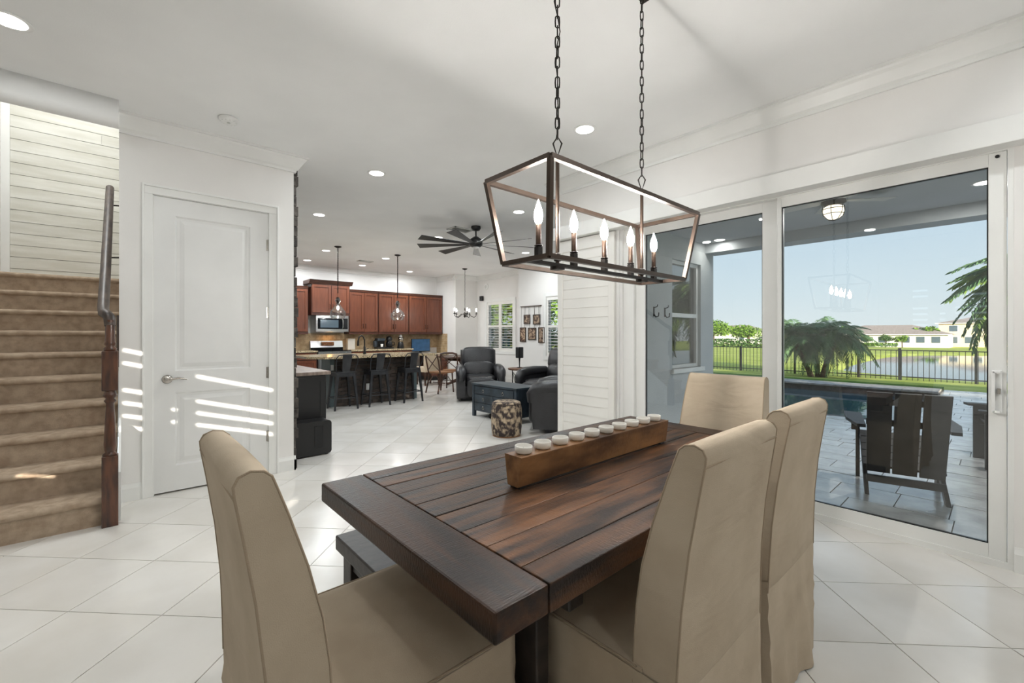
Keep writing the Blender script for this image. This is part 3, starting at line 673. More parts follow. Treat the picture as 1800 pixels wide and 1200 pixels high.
# ================================================================== CEILING FIXTURES
dlights = [((-.467, 3.566), 'recessed ceiling light in the upper left corner, above the stairs'), ((2.847, 2.289), 'recessed ceiling light seen just right of the chandelier chain'),
           ((1.983, 4.367), 'recessed ceiling light nearest the white door wall'), ((2.061, 6.419), 'recessed ceiling light above the black console'),
           ((4.076, 4.433), 'recessed ceiling light beside the first candle bulb, above the hide stool'), ((4.094, 6.538), 'recessed ceiling light crossed by the ceiling fan blades'),
           ((3.041, 9.059), 'recessed ceiling light just left of the first glass pendant'), ((3.116, 10.52), 'recessed ceiling light nearest the tall microwave cabinet'),
           ((4.353, 9.12), 'recessed ceiling light just left of the second glass pendant'), ((4.355, 10.397), 'recessed ceiling light beside the small kitchen vent'),
           ((5.736, 10.582), 'recessed ceiling light nearest the right end of the kitchen cabinets'), ((6.219, 6.555), 'recessed ceiling light over the leather seats, behind the lantern'),
           ((0.7, -.9), 'added recessed ceiling light, out of view behind the dining table'), ((2.85, -.9), 'added recessed ceiling light, out of view, brightening the floor by the glass doors'), ((-1.6, 1.4), 'added recessed ceiling light, out of view by the sunny louvred window'), ((0.5, 2.289), 'added recessed ceiling light, out of view over the near end of the table')]  # this row: added lights out of view; the second lifts the right-hand floor
t0 = None
for (x, y), lab in dlights:
    if t0 is None:
        t0 = thing('recessed_light', lab, 'ceiling light', (x, y, CEIL - .006), 0, 'recessed ceiling lights')
        part(t0, 'trim_ring', MB().lathe([(.073, 0.0055), (.073, 0), (.092, -.0015), (.095, .003), (.095, .0055)], n=28), 'plastic_white', world=False)
        part(t0, 'lens', MB().lathe([(0, .001), (.073, .001), (.073, .0055)], n=28), 'downlight_glow', world=False)
        root = t0
    else: root = dup(t0, (x, y, CEIL - .006), 0, lab)
    lamp('recessed_lamp', 'AREA', (x, y, CEIL - .02), DL_W * (1.35 if y > 4 else 1.1 if (x > 2.8 and y < 0) else .36), (.92, .975, 1.0), .13)
lamp('stair_fill', 'AREA', (-.5, 5.8, 5.15), DL_W * 2.9, (.97, 1.0, 1.0), .3)  # unseen fill light without a fixture, added to brighten the stairwell

sd = thing('smoke_detector', 'round white smoke detector on the ceiling above the door', 'smoke detector', (.613, 4.037, CEIL))
part(sd, 'body', MB().lathe([(.062, 0), (.068, -.004), (.068, -.014), (.058, -.02), (.056, -.032), (.046, -.036), (0, -.036)], n=28), 'plastic_white', world=False)
g = MB()
for a in range(0, 360, 30): g.box(.05 * math.cos(R(a)) - .005, .05 * math.cos(R(a)) + .005, .05 * math.sin(R(a)) - .005, .05 * math.sin(R(a)) + .005, -.0345, -.030)
part(sd, 'grille', g, 'vent_metal', world=False); part(sd, 'test_button', MB().lathe([(.012, -.036), (.012, -.04), (0, -.04)], n=14), 'vent_metal', world=False)
def vent(x, y, wx, wy, lab):
    v_ = thing('ceiling_vent', lab, 'vent', (x, y, CEIL - .012), 0, 'ceiling vents')
    part(v_, 'frame', MB().box(-wx, wx, -wy, -wy + .025, 0, .012).box(-wx, wx, wy - .025, wy, 0, .012).box(-wx, -wx + .025, -wy, wy, 0, .012).box(wx - .025, wx, -wy, wy, 0, .012), 'vent_metal', world=False)
    part(v_, 'backing', MB().box(-wx + .02, wx - .02, -wy + .02, wy - .02, .009, .0115), 'void', world=False)
    n_ = 7; sl_ = MB().hexa([(-wx + .025, -.008, -.002), (wx - .025, -.008, -.002), (wx - .025, .004, .008), (-wx + .025, .004, .008), (-wx + .025, -.006, -.004), (wx - .025, -.006, -.004), (wx - .025, .006, .006), (-wx + .025, .006, .006)]).mesh('slat', 'vent_metal')
    for i in range(n_):
        o = part(v_, 'slat', sl_, None); o.location = (0, -wy + .03 + (i + .5) * (2 * wy - .06) / n_, .003)
vent(4.06, 5.80, .19, .12, 'white slatted ceiling vent behind the black ceiling fan'); vent(4.168, 9.79, .16, .10, 'white slatted ceiling vent above the kitchen island')

fan = thing('ceiling_fan', 'black ceiling fan with nine slim blades over the living area', 'ceiling fan', (4.13, 5.49, CEIL))
part(fan, 'canopy', MB().lathe([(.075, 0), (.078, -.03), (.06, -.06), (.02, -.07)], n=24), 'black_paint', world=False)
part(fan, 'downrod', MB().tube([(0, 0, -.06), (0, 0, -.20)], .013, 12), 'black_paint', world=False)
part(fan, 'motor', MB().lathe([(.03, -.16), (.075, -.19), (.105, -.22), (.105, -.29), (.085, -.315), (.05, -.325), (0, -.325)], n=28), 'black_paint', world=False)
part(fan, 'light_cap', MB().lathe([(.05, -.325), (.048, -.34), (0, -.345)], n=20), 'vent_metal', world=False)
bl = MB(); bl.hexa([(.09, -.022, -.004), (.93, -.072, -.018), (.93, .072, .016), (.09, .022, .004), (.09, -.022, .002), (.93, -.072, -.011), (.93, .072, .023), (.09, .022, .010)]); blm = bl.mesh('blade', 'black_paint')
for k in range(9):
    o = part(fan, 'blade', blm, None); o.location = (0, 0, -.285); o.rotation_euler = (0, 0, R(12 + 40 * k))

def pendant(x, y, lab):
    p_ = thing('glass_pendant', lab, 'pendant light', (x, y, CEIL), 0, 'glass pendants over the island')
    part(p_, 'canopy', MB().lathe([(.065, 0), (.065, -.012), (.02, -.03)], n=20), 'bronze_dark', world=False)
    c_ = part(p_, 'cord', MB().tube([(0, 0, -.03), (0, 0, -.99)], .004, 6), 'bronze_dark', world=False)
    lm = MB().tube([(.011 * math.cos(R(a)), 0, .026 * math.sin(R(a))) for a in range(0, 360, 40)], .0035, 5, closed=True).mesh('link', 'bronze_dark')
    for k in range(20):
        o = part(c_, 'link', lm, None); o.location = (0, 0, -.06 - k * .043); o.rotation_euler = (0, 0, R(90 * (k % 2) + 20))
    part(p_, 'socket', MB().lathe([(.02, -.98), (.03, -.99), (.03, -1.03), (.018, -1.10), (.014, -1.15)], n=16), 'bronze_dark', world=False)
    part(p_, 'glass_shade', MB().lathe([(.026, -1.0), (.05, -1.025), (.055, -1.05), (.035, -1.09), (.04, -1.12), (.09, -1.19), (.14, -1.25), (.148, -1.31), (.13, -1.36), (.105, -1.395)], n=28), 'pendant_glass', world=False)
    part(p_, 'bulb', MB().lathe([(.008, -1.15), (.016, -1.17), (.018, -1.19), (.010, -1.215), (0, -1.22)], n=16), 'bulb_white', world=False)
pendant(3.076, 8.50, 'clear glass jug pendant in front of the microwave'); pendant(4.357, 8.56, 'clear glass jug pendant in front of the plain cabinet doors')

nc = thing('nook_chandelier', 'small dark chandelier with three lit bulbs over the nook table', 'chandelier', (6.55, 9.18, CEIL))
part(nc, 'canopy', MB().lathe([(.07, 0), (.06, -.02), (.015, -.035)], n=20), 'bronze_dark', world=False)
part(nc, 'chain', MB().tube([(0.004 * (k % 2), 0, -.03 - k * .05) for k in range(20)] + [(0, 0, -1.02)], .006, 6), 'bronze_dark', world=False)
part(nc, 'stem', MB().lathe([(.008, -1.0), (.02, -1.05), (.01, -1.12), (.04, -1.16), (.025, -1.20), (.035, -1.23), (0, -1.27)], n=16), 'bronze_dark', world=False)
for k in range(5):
    a = R(-42 + 72 * k); dx, dy = math.cos(a), math.sin(a)
    ar = part(nc, 'arm', MB().tube([(dx * r_, dy * r_, z_) for r_, z_ in ((.02, -1.18), (.10, -1.17), (.17, -1.23), (.24, -1.255), (.29, -1.22), (.295, -1.17))], .008, 8), 'bronze_dark', world=False)
    part(ar, 'cup', MB().lathe([(.012, -1.175), (.035, -1.16), (.036, -1.155), (.012, -1.15), (.012, -1.10), (0, -1.10)], dx * .295, dy * .295, 0, 14), 'bronze_dark', world=False)
    part(ar, 'bulb', MB().lathe([(.008, -1.10), (.017, -1.085), (.018, -1.065), (.009, -1.035), (0, -1.02)], dx * .295, dy * .295, 0, 14), 'bulb_nook', world=False)

# ================================================================== MEDIA WALL
stone = [o for o in COL.objects if o.name == 'wall_living_west'][0]
sz = .098
for r_ in range(30):
    y = 4.553 - random.uniform(0, .02)
    while y < 6.2:
        L = random.uniform(.28, .55); d = random.uniform(.022, .05)
        part(stone, 'stone', MB().box(1.221, 1.22 + d, max(y, 4.552), y + L - .004, r_ * sz + .001 if r_ else .001, (r_ + 1) * sz - .004), 'stone_dark', bev=.004); y += L
g = MB()
for r_ in range(30):
    y = 6.75
    while y < 11.2:
        L = random.uniform(.28, .55); g.box(1.221, 1.22 + random.uniform(.022, .05), y, y + L - .004, r_ * sz, (r_ + 1) * sz - .004); y += L
part(stone, 'far_stones', g, 'stone_dark', kind='stuff')
tv = thing('wall_television', 'thin dark edge of a wall-mounted television on the stone wall', 'television', (1.31, 5.75, 1.10))
part(tv, 'casing', MB().box(1.315, 1.36, 5.02, 6.52, 1.10, 1.93), 'black_plastic', bev=.004); part(tv, 'screen', MB().box(1.36, 1.363, 5.035, 6.505, 1.12, 1.915), 'black_glass'); part(tv, 'bracket', MB().box(1.272, 1.315, 5.5, 6.0, 1.35, 1.65), 'black_paint')
cs = thing('media_console', 'black media console with a brown-grey top against the stone wall', 'console', (1.53, 6.1, 0))
part(cs, 'body', MB().box(1.29, 1.72, 5.13, 7.08, .06, .845), 'black_paint', bev=.005)
part(cs, 'plinth', MB().box(1.30, 1.70, 5.15, 7.06, 0, .06), 'black_paint')
part(cs, 'top', MB().box(1.275, 1.765, 5.09, 7.12, .845, .885), 'console_top', bev=.006)
part(cs, 'side_frame', MB().box(1.31, 1.35, 5.124, 5.13, .10, .82).box(1.66, 1.70, 5.124, 5.13, .10, .82).box(1.35, 1.66, 5.124, 5.13, .10, .15).box(1.35, 1.66, 5.124, 5.13, .77, .82), 'black_paint')
for k in range(4):
    a = 5.17 + k * .48; dr = part(cs, 'cabinet_door', MB().box(1.72, 1.738, a, a + .46, .09, .82), 'black_paint', bev=.004); part(dr, 'knob', MB().ball(1.75, a + (.42 if k % 2 == 0 else .04), .5, .014), 'nickel')
sb = thing('subwoofer', 'black subwoofer with rounded corners and a slot port by the console', 'speaker', (1.5, 4.98, 0))
def rrect(x0, x1, z0, z1, r, n=6):
    o = []
    for cx, cz, a0 in ((x1 - r, z0 + r, -90), (x1 - r, z1 - r, 0), (x0 + r, z1 - r, 90), (x0 + r, z0 + r, 180)):
        for i in range(n + 1): a = R(a0 + 90 * i / n); o.append((cx + r * math.cos(a), cz + r * math.sin(a)))
    return o
part(sb, 'cabinet', MB().prism(rrect(1.315, 1.695, .012, .37, .035), 'y', 4.87, 5.08), 'black_plastic')
part(sb, 'port', MB().box(1.53, 1.60, 4.863, 4.872, .08, .31), 'void'); part(sb, 'port_frame', MB().box(1.518, 1.53, 4.862, 4.872, .07, .32).box(1.60, 1.612, 4.862, 4.872, .07, .32).box(1.53, 1.60, 4.862, 4.872, .07, .08).box(1.53, 1.60, 4.862, 4.872, .31, .32), 'black_paint')
for xx in (1.36, 1.65):
    for yy in (4.90, 5.05): part(sb, 'foot', MB().lathe([(.016, 0), (.016, .014)], xx, yy, 0, 10), 'black_paint')

# ================================================================== LIVING ROOM
def recliner(lab, loc, rz, width=.98, seats=1, grp='dark leather seats'):
    t = thing('leather_recliner' if seats == 1 else 'leather_sofa', lab, 'recliner' if seats == 1 else 'sofa', loc, rz, grp)
    hwid = width / 2; aw = .20; iw = (width - 2 * aw) / seats
    part(t, 'base', MB().box(-hwid + .04, hwid - .04, -.36, .42, .05, .30), 'leather', world=False, bev=.03)
    part(t, 'plinth', MB().box(-hwid + .10, hwid - .10, -.28, .36, 0, .06), 'black_paint', world=False)
    for s_ in (-1, 1):
        cx = s_ * (hwid - aw / 2)
        # arm: flat outer panel with a rolled, sloping pad on top
        g = MB(); prf = [(-.43, .06), (-.45, .25), (-.44, .46), (-.40, .55), (-.30, .60), (-.10, .615), (.25, .625), (.40, .60), (.42, .3), (.42, .06)]
        g.prism(prf, 'x', cx - aw / 2 + .02, cx + aw / 2 - .02); a_ = part(t, 'arm', g, 'leather', world=False, bev=.03)
        part(a_, 'arm_pad', MB().tube([(cx, -.455, .40), (cx, -.45, .50), (cx, -.40, .565), (cx, -.28, .595), (cx, -.05, .605), (cx, .25, .60)], [.06, .085, .098, .10, .10, .09], 14), 'leather', world=False)
    for k in range(seats):
        x = -hwid + aw + iw * (k + .5)
        part(t, 'seat_cushion', MB().pillow(x, -.10, .40, iw / 2 + .005, .40, .10, 5), 'leather', world=False)
        part(t, 'footrest', MB().pillow(x, -.47, .27, iw / 2 - .005, .06, .19, 4), 'leather', world=False)
        g = MB(); g.pillow(0, 0, 0, iw / 2 + .03, .11, .17, 4); g.xform(Matrix.Translation((x, .27, .58)) @ Matrix.Rotation(R(-14), 4, 'X')); part(t, 'lumbar_cushion', g, 'leather', world=False)
        g = MB(); g.pillow(0, 0, 0, iw / 2 + .07, .12, .21, 4.5); g.xform(Matrix.Translation((x, .36, .83)) @ Matrix.Rotation(R(-12), 4, 'X')); part(t, 'head_cushion', g, 'leather', world=False)
    g = MB(); g.prism([(.30, .10), (.47, .10), (.53, .95), (.48, .99), (.40, .95), (.34, .5)], 'x', -hwid + .12, hwid - .12); part(t, 'back_shell', g, 'leather', world=False, bev=.03)
    return t
recliner('charcoal leather recliner facing the room between nook table and side table', (5.42, 7.08, 0), -33)
recliner('charcoal leather sofa along the wall, right of the side table', (5.92, 5.02, 0), -90, 2.05, 2)
recliner('charcoal leather recliner seen from its side, cut off by the shutter panel', (4.60, 3.99, 0), -143, .90)

ck = thing('trunk_table', 'blue-grey painted trunk coffee table with drawers and ring pulls', 'coffee table', (4.41, 5.12, 0))
CX0, CX1, CY0, CY1 = 4.18, 4.64, 4.60, 5.655
part(ck, 'body', MB().box(CX0 + .012, CX1 - .012, CY0 + .012, CY1 - .012, .09, .50), 'chest_paint', bev=.004)
part(ck, 'top', MB().box(CX0 - .012, CX1 + .012, CY0 - .012, CY1 + .012, .50, .53), 'chest_paint', bev=.006)
for a, b_ in ((CY0, CY0 + .05), (CY1 - .05, CY1)):
    for p, q_ in ((CX0, CX0 + .05), (CX1 - .05, CX1)): part(ck, 'leg', MB().box(p, q_, a, b_, 0, .50), 'chest_paint', bev=.003)
for yy in (5.25, 4.95): part(ck, 'caster', MB().tube([(CX0 + .06, yy - .012, .04), (CX0 + .06, yy + .012, .04)], .04, 16), 'black_paint')
for za, zb, split in ((.37, .485, 1), (.235, .355, 2), (.105, .222, 2)):
    wd = (CY1 - CY0 - .12) / split
    for k in range(split):
        a = CY0 + .06 + k * wd
        dr = part(ck, 'drawer', MB().box(CX0 - .002, CX0 + .012, a + .006, a + wd - .006, za, zb), 'chest_paint', bev=.003)
        for f_ in ((.25, .75) if split == 1 else (.5,)):
            yy = a + wd * f_; zz = (za + zb) / 2
            part(dr, 'ring_pull', MB().tube([(CX0 - .010, yy + .022 * math.cos(R(q_)), zz - .01 + .022 * math.sin(R(q_))) for q_ in range(0, 360, 36)], .003, 5, closed=True).ball(CX0 - .006, yy, zz + .012, .009, nu=8, nv=5), 'nickel')
ds = thing('drum_stool', 'round mottled hide drum stool on the tile floor', 'stool', (3.70, 4.26, 0))
part(ds, 'hide_body', MB().lathe([(.175, .012), (.19, .03), (.198, .12), (.20, .25), (.197, .36), (.188, .40), (.175, .415)], n=36), 'drum_hide', world=False)
part(ds, 'cushion_top', MB().lathe([(.183, .412), (.18, .428), (.16, .44), (.08, .447), (0, .448)], n=36), 'drum_hide', world=False)
part(ds, 'seam', MB().tube([(.186 * math.cos(R(a)), .186 * math.sin(R(a)), .412) for a in range(0, 360, 12)], .004, 6, closed=True), 'frame_wood', world=False)
part(ds, 'base_ring', MB().lathe([(.172, 0), (.18, 0), (.18, .014), (.172, .014)], n=36), 'seat_cane', world=False)
sdt = thing('side_table', 'small side table with brown top and crossed dark metal legs', 'side table', (6.12, 6.62, 0))
part(sdt, 'table_top', MB().lathe([(0, .575), (.245, .575), (.25, .585), (.25, .605), (.245, .61), (0, .61)], n=32), 'side_top', world=False)
for k in range(3):
    a = R(60 + 120 * k); b_ = R(60 + 120 * k + 120)
    part(sdt, 'leg', MB().tube([(.21 * math.cos(a), .21 * math.sin(a), 0), (.21 * math.cos(a), .21 * math.sin(a), .575)], .010, 8), 'bronze_dark', world=False)
    for za, zb in ((.05, .55), (.55, .05)):
        part(sdt, 'cross_brace', MB().tube([(.21 * math.cos(a), .21 * math.sin(a), za), (.21 * math.cos(b_), .21 * math.sin(b_), zb)], .006, 6), 'bronze_dark', world=False)
sp = thing('speaker_on_stand', 'small black speaker on a slim stand on the side table', 'speaker', (6.18, 6.70, .61))
part(sp, 'stand', MB().lathe([(.06, 0), (.06, .008), (.012, .016), (.014, .14), (.02, .20)], n=16), 'black_paint', world=False)
part(sp, 'cabinet', MB().box(-.06, .06, -.06, .06, .20, .43), 'black_plastic', world=False, bev=.012)
part(sp, 'grille', MB().box(-.064, -.06, -.05, .05, .215, .415), 'void', world=False)

# hanging photo frames on the wall
rk = thing('photo_hanger', 'dark rail with cords holding five small photo frames on the wall', 'photo hanger', (7.08, 7.2, 1.9))
xw = 7.085
part(rk, 'rail', MB().box(xw - .012, 7.099, 6.95, 7.64, 1.955, 1.975), 'frame_wood')
def wy(px): return {1: 7.53, 2: 7.24}[px]
frs = [(7.42, 1.66, .105, .11), (7.10, 1.65, .115, .115), (7.56, 1.30, .10, .17), (7.25, 1.32, .13, .14), (6.94, 1.29, .10, .18)]
for k, (yy, zz, hw_, hz) in enumerate(frs):
    f_ = part(rk, 'photo_frame', MB().box(xw - .012, xw + .004, yy - hw_, yy + hw_, zz - hz, zz - hz + .02).box(xw - .012, xw + .004, yy - hw_, yy + hw_, zz + hz - .02, zz + hz).box(xw - .012, xw + .004, yy - hw_, yy - hw_ + .02, zz - hz, zz + hz).box(xw - .012, xw + .004, yy + hw_ - .02, yy + hw_, zz - hz, zz + hz), 'frame_wood')
    part(f_, 'photo', MB().box(xw - .004, xw + .004, yy - hw_ + .02, yy + hw_ - .02, zz - hz + .02, zz + hz - .02), 'photo_print')
    for dy in (-hw_ * .6, hw_ * .6): part(rk, 'cord', MB().tube([(xw - .004, yy + dy, zz + hz), (xw - .004, yy + dy * .9, 1.957)], .0025, 5), 'frame_wood')
sn = thing('motion_sensor', 'small black camera box high on the nook wall', 'camera', (7.76, 10.05, 2.34))
part(sn, 'housing', MB().box(7.72, 7.795, 9.98, 10.10, 2.28, 2.42), 'black_plastic', bev=.012); part(sn, 'eye', MB().lathe([(.02, 0), (.015, .006), (0, .008)], n=12).xform(Matrix.Translation((7.72, 10.04, 2.35)) @ Matrix.Rotation(R(-90), 4, 'Y')), 'black_glass')
al = thing('wall_alarm', 'round white alarm high on the nook wall', 'alarm', (7.79, 9.85, 2.78))
part(al, 'body', MB().lathe([(.09, 0), (.09, .02), (.07, .035), (0, .04)], n=24).xform(Matrix.Translation((7.80, 9.85, 2.68)) @ Matrix.Rotation(R(-90), 4, 'Y')), 'plastic_white')
part(al, 'grille', MB().lathe([(.05, 0), (.045, .004), (0, .005)], n=20).xform(Matrix.Translation((7.762, 9.85, 2.68)) @ Matrix.Rotation(R(-90), 4, 'Y')), 'vent_metal')

# ================================================================== KITCHEN
YB = 11.295
def shaker(parent, x0, x1, z0, z1, y, handle=None, m_='cherry', th=.02):
    """shaker door facing -y: frame, recessed panel, bar handle"""
    f = .058
    d = part(parent, 'cabinet_door', MB().box(x0, x0 + f, y - th, y, z0, z1).box(x1 - f, x1, y - th, y, z0, z1).box(x0 + f, x1 - f, y - th, y, z0, z0 + f).box(x0 + f, x1 - f, y - th, y, z1 - f, z1), m_)
    part(d, 'door_panel', MB().box(x0 + f, x1 - f, y - th * .25, y - .001, z0 + f, z1 - f), m_)
    if handle is not None:
        hx, hz = handle; part(d, 'handle', MB().tube([(hx, y - th, hz - .055), (hx, y - th - .03, hz - .055), (hx, y - th - .03, hz + .055), (hx, y - th, hz + .055)], .006, 6), 'bronze_dark')
    return d
def upper(x0, x1, z0, z1, yf, nd, lab, ch=.05, wide_crown=0.0):
    t = thing('upper_cabinet', lab, 'cabinet', ((x0 + x1) / 2, (yf + YB) / 2, z0), 0, 'cherry upper cabinets')
    part(t, 'carcass', MB().box(x0, x1, yf, YB, z0 + .02, z1), 'cherry_dark'); part(t, 'bottom_rail', MB().box(x0, x1, yf - .012, YB, z0 - .03, z0 + .02), 'cherry_dark')
    part(t, 'crown', MB().prism([(yf - .005, z1), (yf - .02, z1), (yf - .02 - wide_crown * .3, z1 + ch * .3), (yf - .03 - wide_crown, z1 + ch), (YB, z1 + ch), (YB, z1)], 'x', x0 - wide_crown, x1 + wide_crown), 'cherry_dark')
    wd = (x1 - x0 - .02) / nd
    for k in range(nd):
        a = x0 + .01 + k * wd; hx = a + wd - .035 if (k == 0 and nd == 2) else a + .035
        shaker(t, a + .006, a + wd - .006, z0 + .035, z1 - .02, yf, (hx, z0 + .18))
    return t
upper(2.72, 3.27, 1.34, 2.40, 10.97, 1, 'single-door cherry wall cabinet left of the microwave')
upper(3.31, 4.22, 1.80, 2.52, 10.86, 2, 'tall-set cherry cabinet with flared crown above the microwave', .09, .06)
upper(4.245, 5.02, 1.34, 2.40, 10.97, 2, 'double-door cherry wall cabinet just right of the microwave')
upper(5.03, 5.905, 1.34, 2.40, 10.97, 2, 'double-door cherry wall cabinet in the middle, behind the second pendant')
upper(5.915, 7.01, 1.34, 2.40, 10.97, 2, 'rightmost double-door cherry wall cabinet, beside the nook')
mw = thing('microwave', 'stainless over-the-range microwave with dark window', 'microwave', (3.8, 11.05, 1.36))
part(mw, 'body', MB().box(3.42, 4.20, 10.88, YB, 1.37, 1.775), 'steel', bev=.004)
part(mw, 'door_window', MB().box(3.46, 4.18, 10.874, 10.882, 1.44, 1.70), 'black_glass'); part(mw, 'window_mesh', MB().box(3.52, 3.95, 10.871, 10.875, 1.47, 1.66), 'house_window')
part(mw, 'handle', MB().tube([(4.05, 10.88, 1.46), (4.05, 10.845, 1.48), (4.05, 10.845, 1.66), (4.05, 10.88, 1.68)], .010, 8), 'steel')
part(mw, 'control_panel', MB().box(4.08, 4.17, 10.870, 10.875, 1.46, 1.68), 'black_plastic')
lamp('hood_lamp', 'AREA', (3.82, 11.1, 1.362), 2.2, (1.0, .56, .20), .12, rot=(R(-20), 0, 0))
rg = thing('range', 'stainless kitchen range with raised back guard', 'stove', (3.79, 11.0, 0))
part(rg, 'body', MB().box(3.40, 4.18, 10.64, 11.25, .08, .905), 'steel', bev=.004); part(rg, 'cooktop', MB().box(3.40, 4.18, 10.63, 11.18, .905, .922), 'black_glass')
part(rg, 'oven_door', MB().box(3.42, 4.16, 10.61, 10.64, .25, .80), 'steel', bev=.004); part(rg, 'oven_handle', MB().tube([(3.47, 10.57, .76), (4.11, 10.57, .76)], .012, 8), 'steel')
part(rg, 'back_guard', MB().prism([(11.17, .985), (11.15, .985), (11.18, 1.145), (11.25, 1.145), (11.25, .92), (11.17, .92)], 'x', 3.38, 4.16), 'steel'); part(rg, 'guard_base', MB().box(3.38, 4.16, 11.14, 11.16, .91, .985), 'black_glass')
for k in range(4): part(rg, 'knob', MB().tube([(3.52 + .18 * k, 10.64, .86), (3.52 + .18 * k, 10.60, .86)], .018, 12), 'steel')
sg = solo('wooden_sign', MB().box(3.63, 3.93, 11.125, 11.14, 1.03, 1.12), 'sign_wood', 'small carved wooden sign standing on the range back guard', 'sign')
def basecab(x0, x1, z1, lab, cols, yf=10.70):
    t = thing('base_cabinet', lab, 'cabinet', ((x0 + x1) / 2, 11.0, 0), 0, 'cherry base cabinets')
    part(t, 'carcass', MB().box(x0, x1, yf, YB, .10, z1), 'cherry_dark'); part(t, 'toe_kick', MB().box(x0, x1, yf + .06, YB, 0, .10), 'black_paint')
    wd = (x1 - x0 - .02) / cols
    for k in range(cols):
        a = x0 + .01 + k * wd
        dr = part(t, 'drawer', MB().box(a + .006, a + wd - .006, yf - .02, yf, z1 - .17, z1 - .02), 'cherry', bev=.004); part(dr, 'handle', MB().tube([(a + wd / 2 - .05, yf - .02, z1 - .095), (a + wd / 2 - .05, yf - .045, z1 - .095), (a + wd / 2 + .05, yf - .045, z1 - .095), (a + wd / 2 + .05, yf - .02, z1 - .095)], .006, 6), 'bronze_dark')
        shaker(t, a + .006, a + wd - .006, .13, z1 - .19, yf, (a + wd - .04 if k % 2 == 0 else a + .04, z1 - .28))
basecab(2.30, 3.385, .885, 'cherry base cabinet left of the range', 2); basecab(4.195, 5.88, .885, 'cherry base cabinet right of the range, behind the island', 3)
basecab(6.45, 7.02, .725, 'cherry desk pedestal at the right end of the kitchen', 1)
ct = thing('kitchen_counter', 'tan granite counter along the kitchen wall', 'counter', (4, 11, .885))
part(ct, 'slab', MB().box(2.28, 3.392, 10.66, YB, .885, .922), 'granite', bev=.005); part(ct, 'slab', MB().box(4.188, 5.90, 10.66, YB, .885, .922), 'granite', bev=.005); part(ct, 'desk_slab', MB().box(5.905, 7.025, 10.62, YB, .725, .76), 'granite', bev=.005)
kw = [o for o in COL.objects if o.name == 'wall_kitchen_north'][0]
g = MB(); r_ = random.Random(3)
for k in range(8):
    z_ = .925 + k * .0515; x = 2.3 - (k % 2) * .05
    while x < 7.02:
        x1 = min(x + .10, 7.02); g.box(max(x, 2.3), x1 - .003, 11.286 + r_.uniform(0, .003), 11.294, z_, z_ + .0485); x += .10
g2 = MB()
for k in range(11):
    z_ = .765 + k * .0515; y = 10.72 - (k % 2) * .05
    while y < 11.285: g2.box(7.014 + r_.uniform(0, .003), 7.029, max(y, 10.72), min(y + .097, 11.285), z_, z_ + .0485); y += .10
part(kw, 'backsplash_grout', MB().box(2.3, 7.03, 11.294, 11.30, .92, 1.335), 'backsplash_grout'); part(kw, 'backsplash_tiles', g, 'backsplash', kind='stuff'); part(kw, 'backsplash_return', g2, 'backsplash', kind='stuff')

solo('paper_box', MB().box(4.28, 4.47, 11.13, 11.27, .923, 1.20), 'paper', 'white upright box beside the range', 'box', bev=.006)
cm = thing('coffee_machine', 'blue and black coffee machine on the kitchen counter', 'coffee machine', (5.14, 11.08, .922))
part(cm, 'body', MB().box(-.13, .13, -.10, .12, 0, .05).box(-.13, .13, .02, .12, .05, .24), 'black_plastic', world=False, bev=.01); part(cm, 'head', MB().box(-.12, .10, -.09, .11, .20, .28), 'chest_paint', world=False, bev=.02)
part(cm, 'water_tank', MB().lathe([(.05, .05), (.055, .20), (.05, .21), (0, .21)], -.14, .02, 0, 16), 'chest_paint', world=False); part(cm, 'cup', MB().lathe([(.03, .05), (.04, .13), (.036, .13), (.028, .06)], .02, -.04, 0, 16), 'paper', world=False)
kt = thing('kettle', 'black drip coffee pot with dome lid and loop handle', 'coffee pot', (5.38, 11.06, .922))
part(kt, 'base', MB().box(-.10, .10, -.10, .12, 0, .04), 'black_plastic', world=False, bev=.01); part(kt, 'jug', MB().lathe([(.07, .04), (.09, .08), (.085, .16), (.06, .20), (.062, .22)], n=20), 'black_glass', world=False); part(kt, 'dome_lid', MB().lathe([(.08, .22), (.085, .26), (.07, .31), (.03, .34), (0, .345)], n=20), 'black_plastic', world=False)
part(kt, 'handle', MB().tube([(.08, 0, .18), (.14, -.02, .17), (.145, -.02, .10), (.085, 0, .07)], .012, 8), 'black_plastic', world=False)
bd = thing('blender', 'black and clear blender on the kitchen counter', 'blender', (5.72, 11.06, .922))
part(bd, 'motor_base', MB().lathe([(.09, 0), (.095, .03), (.07, .16), (.06, .18)], n=20), 'black_plastic', world=False); part(bd, 'jar', MB().lathe([(.055, .18), (.08, .22), (.075, .30), (.05, .31)], n=20), 'nickel', world=False); part(bd, 'lid', MB().lathe([(.05, .31), (.04, .33), (.035, .375), (0, .38)], n=16), 'plastic_white', world=False)
mo = thing('monitor', 'dark blue computer monitor on the kitchen desk', 'monitor', (6.35, 11.05, .76))
part(mo, 'casing', MB().box(-.30, .30, 0, .03, .06, .42), 'black_plastic', world=False, bev=.004); part(mo, 'screen', MB().box(-.285, .285, -.003, 0, .075, .405), 'screen_blue', world=False); part(mo, 'stand', MB().box(-.03, .03, .01, .05, 0, .10).box(-.12, .12, -.06, .10, 0, .01), 'black_plastic', world=False)
solo('keyboard', MB().box(6.12, 6.52, 10.72, 10.86, .761, .785), 'plastic_white', 'white keyboard in front of the monitor', 'keyboard', bev=.004)

